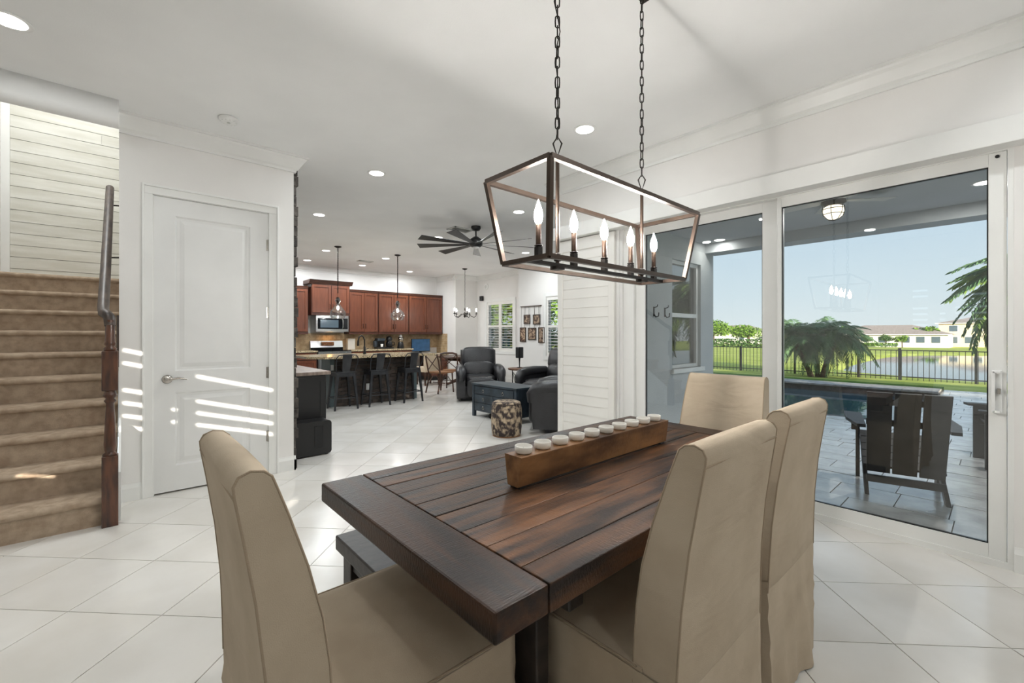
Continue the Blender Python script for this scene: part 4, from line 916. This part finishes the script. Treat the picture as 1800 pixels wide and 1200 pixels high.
isl = thing('kitchen_island', 'kitchen island clad in dark brick with a granite bar top', 'island', (3.6, 8.3, 0))
part(isl, 'body', MB().box(2.82, 4.48, 7.965, 8.65, 0, .885), 'island_paint')
bm_ = [MB().box(0, L - .006, -.02, 0, 0, .062).mesh('brick', 'island_brick') for L in (.24, .12)]
for k in range(13):
    x = 2.82; z_ = .004 + k * .0675; half = k % 2
    seq = [1] * half
    while x < 4.479:
        L = .12 if (half and abs(x - 2.82) < .01) else .24
        if x + L > 4.485: L = .12
        o = part(isl, 'brick', bm_[0] if L > .2 else bm_[1], None); o.location = (x - 3.6, 7.964 - 8.3 + random.uniform(0, .006), z_); x += L
        if 4.48 - x < .1: break
part(isl, 'end_post', MB().box(2.74, 2.82, 7.95, 8.05, 0, .885), 'island_paint', bev=.005, label='pale blue-grey corner post')
part(isl, 'bar_top', MB().prism([(2.30, 7.80), (2.52, 7.54), (4.66, 7.54), (4.72, 7.60), (4.72, 8.72), (2.30, 8.72)], 'z', .885, .922), 'granite', bev=.006)
part(isl, 'outlet', MB().box(3.40, 3.48, 7.932, 7.942, .26, .38), 'plastic_white', label='white outlet plate'); part(isl, 'switch_plate', MB().box(2.75, 2.80, 7.942, 7.95, .66, .76), 'plastic_white')
fc = thing('kitchen_faucet', 'matt black arched pull-down faucet on the island', 'faucet', (3.50, 8.25, .922))
part(fc, 'base', MB().lathe([(.03, 0), (.03, .02), (.022, .05), (.022, .14), (.014, .15)], n=16), 'black_paint', world=False)
part(fc, 'spout', MB().tube([(0, 0, .14), (0, 0, .27), (-.015, .012, .33), (-.05, .03, .36), (-.09, .045, .33), (-.105, .05, .26)], .013, 10), 'black_paint', world=False); part(fc, 'spray_head', MB().tube([(-.105, .05, .27), (-.108, .05, .16)], [.017, .02], 12), 'black_paint', world=False); part(fc, 'lever', MB().tube([(.02, 0, .09), (.07, -.02, .11)], .007, 8), 'black_paint', world=False)

def stool(x, lab):
    t = thing('bar_stool', lab, 'bar stool', (x, 7.70, 0), 0, 'dark metal bar stools at the island')
    part(t, 'seat', MB().box(-.165, .165, -.165, .165, .635, .66), 'stool_metal', world=False, bev=.012)
    part(t, 'apron', MB().box(-.16, .16, -.16, -.15, .57, .635).box(-.16, .16, .15, .16, .57, .635).box(-.16, -.15, -.15, .15, .57, .635).box(.15, .16, -.15, .15, .57, .635), 'stool_metal', world=False)
    for sx in (-1, 1):
        for sy in (-1, 1): part(t, 'leg', MB().hexa([(sx * .20 - .013, sy * .18 - .013, 0), (sx * .20 + .013, sy * .18 - .013, 0), (sx * .20 + .013, sy * .18 + .013, 0), (sx * .20 - .013, sy * .18 + .013, 0), (sx * .14 - .024, sy * .14 - .024, .62), (sx * .14 + .024, sy * .14 - .024, .62), (sx * .14 + .024, sy * .14 + .024, .62), (sx * .14 - .024, sy * .14 + .024, .62)]), 'stool_metal', world=False)
    for a, b_ in (((-.185, -.168), (.185, -.168)), ((-.185, .168), (.185, .168)), ((-.185, -.168), (-.185, .168)), ((.185, -.168), (.185, .168))):
        part(t, 'foot_rung', MB().tube([(a[0], a[1], .20), (b_[0], b_[1], .20)], .009, 8), 'stool_metal', world=False)
    part(t, 'back_hoop', MB().tube([(-.155, -.12, .65), (-.185, -.20, .80), (-.185, -.225, .90), (-.15, -.235, .945), (-.06, -.24, .955), (.06, -.24, .955), (.15, -.235, .945), (.185, -.225, .90), (.185, -.20, .80), (.155, -.12, .65)], .010, 8), 'stool_metal', world=False)
    part(t, 'back_slat', MB().hexa([(-.062, -.150, .64), (.062, -.150, .64), (.062, -.142, .64), (-.062, -.142, .64), (-.082, -.243, .965), (.082, -.243, .965), (.082, -.234, .965), (-.082, -.234, .965)]), 'stool_metal', world=False)
stool(2.87, 'dark metal bar stool nearest the black console'); stool(3.48, 'middle dark metal bar stool at the island'); stool(4.16, 'dark metal bar stool nearest the leather recliner')

dc = thing('desk_chair', 'beige low-back chair at the kitchen desk', 'chair', (5.92, 9.95, 0))
part(dc, 'backrest', MB().box(-.235, .235, -.25, -.17, .34, .82), 'chair_beige', world=False, bev=.02); part(dc, 'seat', MB().box(-.235, .235, -.17, .25, .34, .47), 'chair_beige', world=False, bev=.02)
for sx in (-1, 1):
    for yy in (-.21, .20): part(dc, 'leg', MB().box(sx * .2 - .018, sx * .2 + .018, yy - .018, yy + .018, 0, .34), 'nook_wood', world=False)

def crossback(lab, loc, rz):
    t = thing('crossback_chair', lab, 'chair', loc, rz, 'cross-back nook chairs')   # faces +y
    part(t, 'seat', MB().prism([(-.20, -.19), (.20, -.19), (.225, .20), (-.225, .20)], 'z', .44, .47), 'seat_cane', world=False, bev=.008)
    for sx in (-1, 1):
        part(t, 'rear_leg', MB().tube([(sx * .20, -.26, 0), (sx * .19, -.20, .25), (sx * .19, -.19, .46), (sx * .20, -.24, .70), (sx * .19, -.28, .86)], .017, 8), 'nook_wood', world=False)
        part(t, 'front_leg', MB().tube([(sx * .21, .20, 0), (sx * .195, .17, .44)], .016, 8), 'nook_wood', world=False)
        part(t, 'cross_slat', MB().tube([(sx * .19, -.205, .50), (0, -.245, .66), (-sx * .185, -.275, .83)], .010, 6), 'nook_wood', world=False)
        part(t, 'side_hoop', MB().tube([(sx * .195, -.19, .20), (sx * .20, -.05, .36), (sx * .20, .05, .36), (sx * .20, .17, .20)], .008, 6), 'nook_wood', world=False)
    part(t, 'top_rail', MB().tube([(-.20, -.28, .85), (-.10, -.30, .875), (.10, -.30, .875), (.20, -.28, .85)], .022, 8), 'nook_wood', world=False)
    part(t, 'stretcher', MB().tube([(-.20, -.05, .22), (.20, -.05, .22)], .010, 6), 'nook_wood', world=False)
crossback('brown cross-back chair nearest the bar stools', (5.34, 8.42, 0), -80)
crossback('brown cross-back chair closest to the nook table front', (5.82, 8.66, 0), -52)
ntb = thing('nook_table', 'round dark wooden pedestal table in the breakfast nook', 'table', (6.50, 9.18, 0))
part(ntb, 'table_top', MB().lathe([(0, .715), (.60, .715), (.64, .725), (.65, .74), (.64, .757), (.60, .76), (0, .76)], n=40), 'nook_wood', world=False)
part(ntb, 'apron', MB().lathe([(.45, .65), (.45, .715), (.43, .715), (.43, .65)], n=32), 'nook_wood', world=False)
part(ntb, 'pedestal', MB().lathe([(.10, .05), (.11, .12), (.07, .20), (.09, .32), (.12, .42), (.08, .55), (.14, .66), (.16, .715)], n=24), 'nook_wood', world=False)
for k in range(4):
    a = R(45 + 90 * k); part(ntb, 'foot', MB().tube([(.05 * math.cos(a), .05 * math.sin(a), .14), (.2 * math.cos(a), .2 * math.sin(a), .12), (.38 * math.cos(a), .38 * math.sin(a), .045), (.44 * math.cos(a), .44 * math.sin(a), .03)], [.05, .045, .035, .03], 10), 'nook_wood', world=False)

# ================================================================== OUTDOORS
PZ = -.03
pt = thing('patio_floor', 'grey stone pavers of the covered patio and pool deck', 'pavers', (7, 1, PZ), kind='structure')
g = MB(); g.box(3.82, 8.9, -8, 3.15, -.4, PZ - .012); g.box(7.25, 8.9, 3.15, 12, -.4, PZ - .012); g.box(8.9, 14.7, -8, .9, -.4, PZ - .012); part(pt, 'joint_bed', g, 'paver_joint')
pav = []; rr = random.Random(5)
x = 3.83; row = 0
while x < 14.6:
    wx = (.305, .305, .405, .305, .2)[row % 5]; y = -6 - rr.uniform(0, .5)
    while y < 9:
        L = rr.choice((.405, .61, .61, .405, .305)); a, b_ = y, y + L; y += L
        if x > 8.9 - wx:
            if a > .9: continue
            b_ = min(b_, .9)
        if x < 7.25:
            if a > 3.13: continue
            b_ = min(b_, 3.14)
        x1 = min(x + wx, 8.9) if a > .3 and x < 8.9 else x + wx
        dep = x * fx + a * fy; lat = x * fy - a * fx
        pav.append((0 if (dep > 1 and abs(lat) < dep * 1.15 and a > -1.2) else 1, dep, x, x1, a, b_))
    x += wx; row += 1
pav.sort(); pm = {}; rest = MB()
for i, (s_, d_, xa, xb, ya, yb) in enumerate(pav):
    zt = -.0012 * ((i * 7) % 4)
    if i < 300:
        k = (round(xb - xa, 3), round(yb - ya, 3))
        if k not in pm: pm[k] = MB().hexa([(0.002, .002, -.02), (k[0] - .002, .002, -.02), (k[0] - .002, k[1] - .002, -.02), (.002, k[1] - .002, -.02), (.004, .004, 0), (k[0] - .004, .004, 0), (k[0] - .004, k[1] - .004, 0), (.004, k[1] - .004, 0)]).mesh('paver', 'paver')
        o = part(pt, 'paver', pm[k], None); o.location = (xa - 7, ya - 1, zt)
    else: rest.box(xa + .003, xb - .003, ya + .003, yb - .003, PZ - .02, PZ + zt)
part(pt, 'far_pavers', rest, 'paver', kind='stuff')

# covered patio roof and beam
g = MB(); g.box(3.9, 7.3, -7, 3.15, 2.75, 3.0); g.box(6.95, 7.3, -7, 3.15, 2.60, 2.75); struct('ceiling_patio', g, 'lanai_ceiling', 'grey ceiling and front beam of the covered patio', 'ceiling')
g = MB(); g.box(-3.3, 7.95, -2.8, 4.25, 3.26, 3.4); g.box(0.1, 7.95, 4.25, 11.5, 3.26, 3.4); g.box(-3.3, -1.2, 4.25, 11.5, 3.26, 3.4); g.box(-1.3, 0.2, 4.2, 7.7, 5.31, 5.4); g.box(3.9, 7.5, -30, 3.15, 3.0, 3.4); struct('ceiling_roof', g, 'house_roof', 'flat roof slab over the whole house, run on out of view to shade the deck', 'roof')  # last slab strip is unseen, stretched south to keep the pool deck shaded
g = MB(); g.box(6.95, 7.3, -4.4, -4.05, PZ, 2.60); struct('wall_patio_column', g, 'stucco', 'grey stucco column at the patio corner', 'column')
g = MB(); g.box(3.9, 4.0, -30, -.2, PZ, 2.75); struct('wall_patio_west', g, 'stucco', 'grey stucco house wall along the patio, run on out of view to shade the deck', 'wall')  # stretched far south out of view to keep low sun off the deck

pf = thing('patio_fan', 'patio ceiling fan with a round caged lamp and pale blades', 'ceiling fan', (5.48, 1.15, 2.75))
part(pf, 'canopy', MB().lathe([(.08, 0), (.07, -.04), (.03, -.05)], n=20), 'bronze_dark', world=False); part(pf, 'motor', MB().lathe([(.04, -.04), (.10, -.05), (.11, -.09), (.07, -.12)], n=20), 'bronze_dark', world=False)
blm = MB().hexa([(.10, -.05, -.075), (.52, -.10, -.085), (.52, .10, -.065), (.10, .05, -.065), (.10, -.05, -.07), (.52, -.10, -.08), (.52, .10, -.06), (.10, .05, -.06)]).mesh('blade', 'vent_metal')
for k in range(5):
    o = part(pf, 'blade', blm, None); o.rotation_euler = (0, 0, R(20 + 72 * k))
part(pf, 'lamp_globe', MB().lathe([(.06, -.12), (.085, -.135), (.09, -.18), (.075, -.225), (.04, -.25), (0, -.258)], n=24), 'globe_glow', world=False, label='glowing white globe')
cg = part(pf, 'cage', MB().tube([(.098 * math.cos(R(a)), .098 * math.sin(R(a)), -.155) for a in range(0, 360, 20)], .004, 6, closed=True).tube([(.09 * math.cos(R(a)), .09 * math.sin(R(a)), -.205) for a in range(0, 360, 20)], .004, 6, closed=True), 'bronze_dark', world=False)
for k in range(6):
    a = R(60 * k); part(cg, 'cage_wire', MB().tube([(r_ * math.cos(a), r_ * math.sin(a), z_) for r_, z_ in ((.095, -.115), (.10, -.16), (.09, -.21), (.05, -.258), (0, -.272))], .0035, 5), 'bronze_dark', world=False)
pl0 = None
for (x, y), lab in (((6.80, 2.86), 'patio ceiling light near the grey stucco wall'), ((6.12, .10), 'patio ceiling light at the upper right of the glass')):
    t = thing('patio_light', lab, 'ceiling light', (x, y, 2.744), 0, 'patio ceiling lights')
    part(t, 'trim_ring', MB().lathe([(.073, .0055), (.073, 0), (.092, -.001), (.095, .0055)], n=24), 'plastic_white', world=False); part(t, 'lens', MB().lathe([(0, .001), (.073, .001), (.073, .0055)], n=24), 'downlight_glow', world=False); lamp('patio_lamp', 'AREA', (x, y, 2.73), 3 if y > 2 else 34, (1, .98, .96), .13)
for k, (x, lab) in enumerate(((5.40, 'left black wall hook on the grey patio wall'), (5.69, 'right black wall hook on the grey patio wall'))):
    t = thing('wall_hook', lab, 'hook', (x, 3.15, 1.6), 0, 'wall hooks')
    part(t, 'plate', MB().box(-.014, .014, -.008, 0, -.05, .08), 'black_paint', world=False)
    part(t, 'hook_arm', MB().tube([(0, -.006, -.02), (0, -.03, -.06), (0, -.07, -.05), (0, -.075, 0)], .008, 8).tube([(0, -.006, .07), (0, -.05, .08), (0, -.06, .11)], .007, 8), 'black_paint', world=False)

def adirondack(lab, loc, rz):
    t = thing('adirondack_chair', lab, 'chair', loc, rz, 'dark patio chairs')     # faces +x
    H_ = .245
    for sy in (-1, 1):
        part(t, 'rear_leg', MB().hexa([(-.02, sy * H_ - .014, 0), (.07, sy * H_ - .014, 0), (.07, sy * H_ + .014, 0), (-.02, sy * H_ + .014, 0), (.46, sy * H_ - .014, .37), (.58, sy * H_ - .014, .37), (.58, sy * H_ + .014, .37), (.46, sy * H_ + .014, .37)]), 'adirondack', world=False)
        part(t, 'front_leg', MB().box(.53, .62, sy * (H_ + .03) - .014, sy * (H_ + .03) + .014, 0, .56), 'adirondack', world=False)
        part(t, 'arm', MB().prism([(-.04, sy * (H_ + .01)), (.66, sy * (H_ + .0)), (.68, sy * (H_ + .13)), (.3, sy * (H_ + .13)), (-.04, sy * (H_ + .07))], 'z', .56, .585), 'adirondack', world=False)
        part(t, 'arm_bracket', MB().box(.50, .54, sy * (H_ + .05) - .03, sy * (H_ + .05) + .03, .44, .56), 'adirondack', world=False)
    for k in range(3):
        y0, y1 = -.245 + k * .1667, -.245 + (k + 1) * .1667 - .014
        part(t, 'back_slat', MB().hexa([(.10, y0, .17), (.12, y0, .18), (.12, y1, .18), (.10, y1, .17), (-.10, y0 * 1.04, .86), (-.08, y0 * 1.04, .865), (-.08, y1 * 1.04, .865), (-.10, y1 * 1.04, .86)]), 'adirondack', world=False)
    for z_, x_ in ((.58, .0), (.76, -.05)): part(t, 'back_brace', MB().box(x_ - .02 if z_ > .7 else x_ + .005, x_ + .0 if z_ > .7 else x_ + .025, -.25, .25, z_, z_ + .05), 'adirondack', world=False)
    part(t, 'rear_stretcher', MB().box(.06, .085, -.245, .245, .09, .15), 'adirondack', world=False)
    for k in range(5):
        x_ = .14 + k * .088; z_ = .20 + k * .044; part(t, 'seat_slat', MB().hexa([(x_, -.26, z_), (x_ + .08, -.26, z_ + .04), (x_ + .08, .26, z_ + .04), (x_, .26, z_), (x_, -.26, z_ + .018), (x_ + .08, -.26, z_ + .058), (x_ + .08, .26, z_ + .058), (x_, .26, z_ + .018)]), 'adirondack', world=False)
adirondack('dark slatted patio chair seen from behind through the glass', (4.70, .505, PZ), 13)
adirondack('dark patio chair half cut off by the right door frame', (6.72, -.46, PZ), 100)

# pool
pool = thing('swimming_pool', 'pool with dark rippled water and a raised stone far edge', 'pool', (11, 5, -.12))
part(pool, 'pool_shell', MB().box(8.88, 13.3, .88, 14, -1.4, -1.2).box(8.88, 8.9, .9, 14, -1.2, -.05).box(8.9, 13.2, .86, .9, -1.2, -.05), 'pool_wall')
part(pool, 'water', MB().box(8.9, 13.2, .9, 14, -.5, -.12), 'water')
part(pool, 'far_wall', MB().box(13.2, 14.65, .9, 14, -1.2, .02), 'pool_wall')
for k in range(22): part(pool, 'coping_stone', MB().box(13.16, 14.0, .9 + k * .6, .9 + k * .6 + .592, .02, .06), 'coping')
part(pool, 'planting_bed', MB().box(14.0, 14.65, .9, 14, .02, .05), 'grass_dark')

# lawn and lake
LK = (46.5, -9.0, 21.5, 15.2)
def sup(x, y): return (abs((x - LK[0]) / LK[2]) ** 4 + abs((y - LK[1]) / LK[3]) ** 4) ** .25
def gz(x, y):
    z = -.08 - .30 * min(1, max(0, (x - 14.6) / 6)) - .35 * min(1, max(0, (x - 24) / 25)) - .9 * min(1, max(0, (x - 65) / 70))
    s_ = sup(x, y)
    if s_ < 1.12: t_ = min(1, (1.12 - s_) / .2); z = min(z, z * (1 - t_) + (-1.7) * t_)
    return z
xs = [14.65 + i * .9 for i in range(62)] + [71 + i * 5 for i in range(50)]; ys_ = [-90 + 6 * i for i in range(11)] + [-28 + .9 * i for i in range(46)] + [14 + 5 * i for i in range(30)]
g = MB(); ny = len(ys_)
g.add([(x, y, gz(x, y)) for x in xs for y in ys_], [(i * ny + j, (i + 1) * ny + j, (i + 1) * ny + j + 1, i * ny + j + 1) for i in range(len(xs) - 1) for j in range(ny - 1)], True)
solo('lawn', g, 'grass', 'bright green lawn running past the fence to the far houses', 'lawn', kind='stuff')
g = MB(); g.box(-14, 8.85, 12.02, 60, -.3, -.1); g.box(8.85, 14.6, 14.02, 60, -.3, -.1); solo('side_yard', g, 'grass_dark', 'dark green yard beyond the nook windows', 'lawn', kind='stuff')
g = MB(); n_ = 72; g.add([(LK[0] + LK[2] * 1.1 * math.copysign(abs(math.cos(a)) ** .5, math.cos(a)), LK[1] + LK[3] * 1.1 * math.copysign(abs(math.sin(a)) ** .5, math.sin(a)), -.92) for a in [2 * math.pi * i / n_ for i in range(n_)]], [tuple(range(n_))])
solo('lake', g, 'water', 'still lake behind the black fence mirroring the houses', 'lake', kind='stuff')

# fence
FX = 21.6; fn_ = thing('picket_fence', 'black metal picket fence along the back of the garden', 'fence', (FX, 6, -.4))
part(fn_, 'top_rail', MB().box(FX - .018, FX + .018, -4, 17, .70, .735), 'fence_black'); part(fn_, 'bottom_rail', MB().box(FX - .018, FX + .018, -4, 17, -.28, -.245), 'fence_black')
pk = MB().box(-.009, .009, -.009, .009, 0, 1.10).mesh('picket', 'fence_black')
for k in range(140):
    o = part(fn_, 'picket', pk, None); o.location = (0, -10 + k * .15, .02)
for yy, hh, wd in [(-1.4, 1.17, .035), (.55, 1.17, .035), (2.5, 1.2, .042), (3.72, 1.42, .042), (5.9, 1.17, .035), (8.1, 1.17, .035), (10.3, 1.17, .035), (12.5, 1.17, .035)]:
    part(fn_, 'post', MB().box(FX - wd, FX + wd, yy - wd, yy + wd, -.45, -.4 + hh), 'fence_black')

# foliage
def leaf_cloud(g, rng, cx, cy, cz, rx, ry, rz, n, s):
    for _ in range(n):
        while True:
            a, b_, d = rng.uniform(-1, 1), rng.uniform(-1, 1), rng.uniform(-1, 1); q_ = a * a + b_ * b_ + d * d
            if .25 < q_ < 1: break
        p = Vector((cx + a * rx, cy + b_ * ry, cz + d * rz)); u = Vector((rng.gauss(0, 1), rng.gauss(0, 1), rng.gauss(0, 1))).normalized(); v = u.orthogonal().normalized() * s * rng.uniform(.6, 1.2); u = u * s * rng.uniform(.6, 1.3)
        g.add([p - u, p + v * .6, p + u, p - v * .6], [(0, 1, 2, 3)])
def tree(lab, x, y, zb, hgt, rad, m_, seed, n=1500, s=.28, trunk=.3, grp='broadleaf trees', nm='broadleaf_tree'):
    rng = random.Random(seed); t = thing(nm, lab, 'tree', (x, y, zb), 0, grp)
    part(t, 'trunk', MB().tube([(0, 0, -.3), (.05, .03, hgt * .35), (0, .1, hgt * .7)], [rad * .09, rad * .07, rad * .03], 8), 'bark', world=False)
    g = MB(); zc = hgt * (.5 + trunk / 2); hz = hgt * (1 - trunk) / 2
    for k in range(6):
        a = rng.uniform(0, 6.28); r_ = rng.uniform(.2, .55) * rad
        leaf_cloud(g, rng, r_ * math.cos(a), r_ * math.sin(a), zc + rng.uniform(-.35, .35) * hz, rad * .6, rad * .6, hz * .62, n // 6, s)
    part(t, 'foliage', g, m_, world=False, kind='stuff')
tree('bright green tree right beside the grey patio wall, beyond the lawn', 91, 39.5, -1.1, 5.8, 3.4, 'leaf_tree', 1)
tree('bright green tree left of the door frame, beyond the lawn', 96, 34.5, -1.1, 5.2, 3.6, 'leaf_tree', 2)
tree('bright green tree hidden partly by the door frame', 98, 28.5, -1.1, 4.8, 3.0, 'leaf_tree', 3)
tree('tall slim tree top peeping past the grey patio wall', 88, 46, -1.1, 8.5, 2.6, 'leaf_deep', 4)
tree('round green tree between the two far houses', 138, 11.5, -1.4, 5.0, 2.6, 'leaf_tree', 5, 1200, .3)
tree('small tree at the left of the low house front', 128, 20.6, -1.3, 2.6, 1.2, 'leaf_deep', 6, 500, .2)
tree('small tree before the middle of the low house', 128, 17.2, -1.3, 3.0, 1.3, 'leaf_deep', 7, 500, .2)
tree('small tree at the right of the low house front', 128, 14.4, -1.3, 2.6, 1.4, 'leaf_tree', 8, 500, .2)
tree('distant treetops left of the low house', 165, 34, -1.4, 6, 6, 'leaf_deep', 9, 900, .5, .1)
for k, (x, y, h_, r_, m_) in enumerate(((17.5, 21.0, 6.0, 2.2, 'leaf_tree'), (18.0, 24.5, 5.6, 2.2, 'leaf_deep'), (17.5, 17.0, 6.2, 2.1, 'leaf_tree'), (19.0, 28.0, 5.6, 2.3, 'leaf_tree'))):
    tree(('leafy tree filling the nook window', 'leafy tree at the left of the nook window', 'leafy tree behind the window by the photo frames', 'leafy tree beyond the left edge of the nook window')[k], x, y, -.1, h_, r_, m_, 20 + k, 2600, .15, .25)
def hedge(lab, x0, x1, y0, y1, z0, z1, seed, m_='leaf_deep', n=900, s=.2):
    rng = random.Random(seed); g = MB()
    for _ in range(n):
        p = Vector((rng.uniform(x0, x1), rng.uniform(y0, y1), rng.uniform(z0, z1))); u = Vector((rng.gauss(0, 1), rng.gauss(0, 1), rng.gauss(0, 1))).normalized(); v = u.orthogonal().normalized() * s; u *= s
        g.add([p - u, p + v * .6, p + u, p - v * .6], [(0, 1, 2, 3)])
    solo('hedge', g, m_, lab, 'hedge', 'clipped hedges')
hedge('low dark hedge under the bright trees at the left', 84, 85, 24, 52, -1.0, .5, 31, n=2400, s=.25); hedge('low hedge in front of the pale low house', 126, 127, 15, 28, -1.3, -.6, 32, 'leaf_tree', 1200, .22)
hedge('dark clipped hedge outside the nook window', 9.6, 10.1, 5.2, 12.5, -.1, 1.55, 33, n=9000, s=.07)

# houses
def house(lab, x, y, wd, dp, zb, wh, rh, m_, wins, porch=False):
    t = thing('house', lab, 'house', (x, y, zb))
    part(t, 'walls', MB().box(0, dp, -wd / 2, wd / 2, -.5, wh), m_, world=False)
    o_ = .6; a, b_ = -wd / 2 - o_, wd / 2 + o_; rl = max(0.5, (wd - dp) / 2)
    part(t, 'roof', MB().add([(-o_, a, wh), (dp + o_, a, wh), (dp + o_, b_, wh), (-o_, b_, wh), (dp / 2, -rl, wh + rh), (dp / 2, rl, wh + rh)], [(0, 1, 4), (1, 2, 5, 4), (2, 3, 5), (3, 0, 4, 5), (3, 2, 1, 0)]), 'house_roof', world=False)
    part(t, 'fascia', MB().box(-o_ - .05, -o_, a, b_, wh - .15, wh + .05), 'house_white', world=False)
    for yy, z0, w2, h2 in wins:
        f_ = part(t, 'window', MB().box(-.05, 0, yy - w2 / 2 - .1, yy + w2 / 2 + .1, z0 - .1, z0 + h2 + .1), 'house_white', world=False); part(f_, 'pane', MB().box(-.08, -.05, yy - w2 / 2, yy + w2 / 2, z0, z0 + h2), 'house_window', world=False)
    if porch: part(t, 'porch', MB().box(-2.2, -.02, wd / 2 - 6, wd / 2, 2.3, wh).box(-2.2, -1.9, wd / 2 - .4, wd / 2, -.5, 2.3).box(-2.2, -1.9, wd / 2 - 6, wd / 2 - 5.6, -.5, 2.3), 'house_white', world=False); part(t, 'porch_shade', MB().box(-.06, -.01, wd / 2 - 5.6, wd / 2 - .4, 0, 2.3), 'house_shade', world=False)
house('pale single-storey house with low grey roof across the lake', 134, 18.5, 22, 13, -1.35, 2.7, 2.3, 'house_white', [(-9, .8, 1.4, 1.4), (-6.5, .8, 1.4, 1.4), (-4, .8, 1.4, 1.4), (0, .8, 1.6, 1.4)], True)
house('tan two-storey house at the right, behind the palm', 148, 2.5, 15, 13, -1.35, 5.4, 1.8, 'house_tan', [(5, .6, 1.4, 1.5), (2.4, .6, 1.4, 1.5), (5, 3.4, 1.4, 1.4), (1, 3.4, 1.4, 1.4), (-3, .6, 1.8, 1.8)])
house('distant pale house behind the bright trees at the left', 150, 62, 24, 12, -1.3, 3.2, 2.6, 'house_white', [(-6, .8, 1.5, 1.4), (4, .8, 1.5, 1.4)])

# palms
def frond_mesh(nm, L, droop, m_, n=26, ll=.30, lift=.35, seed=1, wd=.016):
    rng = random.Random(seed); g = MB(); pts = []
    for i in range(n + 1):
        t_ = i / n; pts.append(Vector((L * t_ * (1 - .22 * droop * t_), 0, L * (lift * t_ - droop * t_ * t_))))
    g.tube(pts[::3], [.014 * (1 - .8 * i / max(1, len(pts[::3]) - 1)) for i in range(len(pts[::3]))], 5)
    for i in range(3, n + 1):
        t_ = i / n; d = (pts[i] - pts[i - 1]).normalized()
        for s_ in (-1, 1):
            for _ in range(2):
                l_ = ll * (math.sin(math.pi * min(1, t_ * .9 + .12)) * .75 + .3) * rng.uniform(.8, 1.1)
                dr = (Vector((0, s_, 0)) * .85 + d * rng.uniform(.45, .75) + Vector((0, 0, rng.uniform(-.45, .1)))).normalized()
                p = pts[i] - d * rng.uniform(0, L / n); e_ = p + dr * l_ + Vector((0, 0, -.28 * l_)); sd_ = dr.cross(Vector((0, 0, 1))).normalized() * wd; mid = p + dr * l_ * .55
                g.add([p, mid - sd_, e_, mid + sd_], [(0, 1, 2, 3)])
    return g.mesh(nm, m_)
def palm(lab, x, y, zb, trunks, fr, seed, nf, m_list):
    rng = random.Random(seed); t = thing('palm', lab, 'palm tree', (x, y, zb))
    for (tx, ty, th, r0) in trunks:
        part(t, 'trunk', MB().tube([(tx * .25, ty * .25, -.2), (tx * .6, ty * .6, th * .4), (tx, ty, th * .8), (tx * 1.05, ty * 1.05, th)], [r0 * 1.3, r0, r0, r0 * 1.2], 10), 'bark', world=False)
        for k in range(nf):
            o = part(t, 'frond', fr[k % len(fr)], None); o.location = (tx * 1.05, ty * 1.05, th); o.rotation_euler = (0, R(rng.uniform(-58, 32)), R(360 * k / nf * 2.4 + rng.uniform(-15, 15))); s_ = rng.uniform(.8, 1.1); o.scale = (s_, s_, s_)
pf1 = [frond_mesh('frond', 1.5, .95, 'palm_leaf', 34, .40, .6, 1, .014), frond_mesh('frond', 1.5, 1.25, 'palm_leaf', 34, .40, .45, 2, .014), frond_mesh('frond', 1.35, .7, 'palm_leaf', 34, .40, .7, 3, .014)]
palm('bushy twin-trunk dwarf palm in front of the black fence', 20.3, 4.75, -.36, [(-.25, .62, 1.35, .085), (.2, -.42, 1.50, .095), (.1, .1, 1.55, .07)], pf1, 11, 44, None)
pf2 = [frond_mesh('frond', 2.3, 1.3, 'palm_leaf', 40, .5, .9, 4, .022), frond_mesh('frond', 2.2, 1.0, 'palm_leaf_light', 40, .5, .8, 5, .022), frond_mesh('frond', 2.3, 1.5, 'palm_leaf', 40, .5, 1.0, 6, .022)]
palm('tall arching palm fronds entering at the right edge of the glass', 15.4, -.85, -.2, [(0, 0, 2.25, .11)], pf2, 12, 70, None)
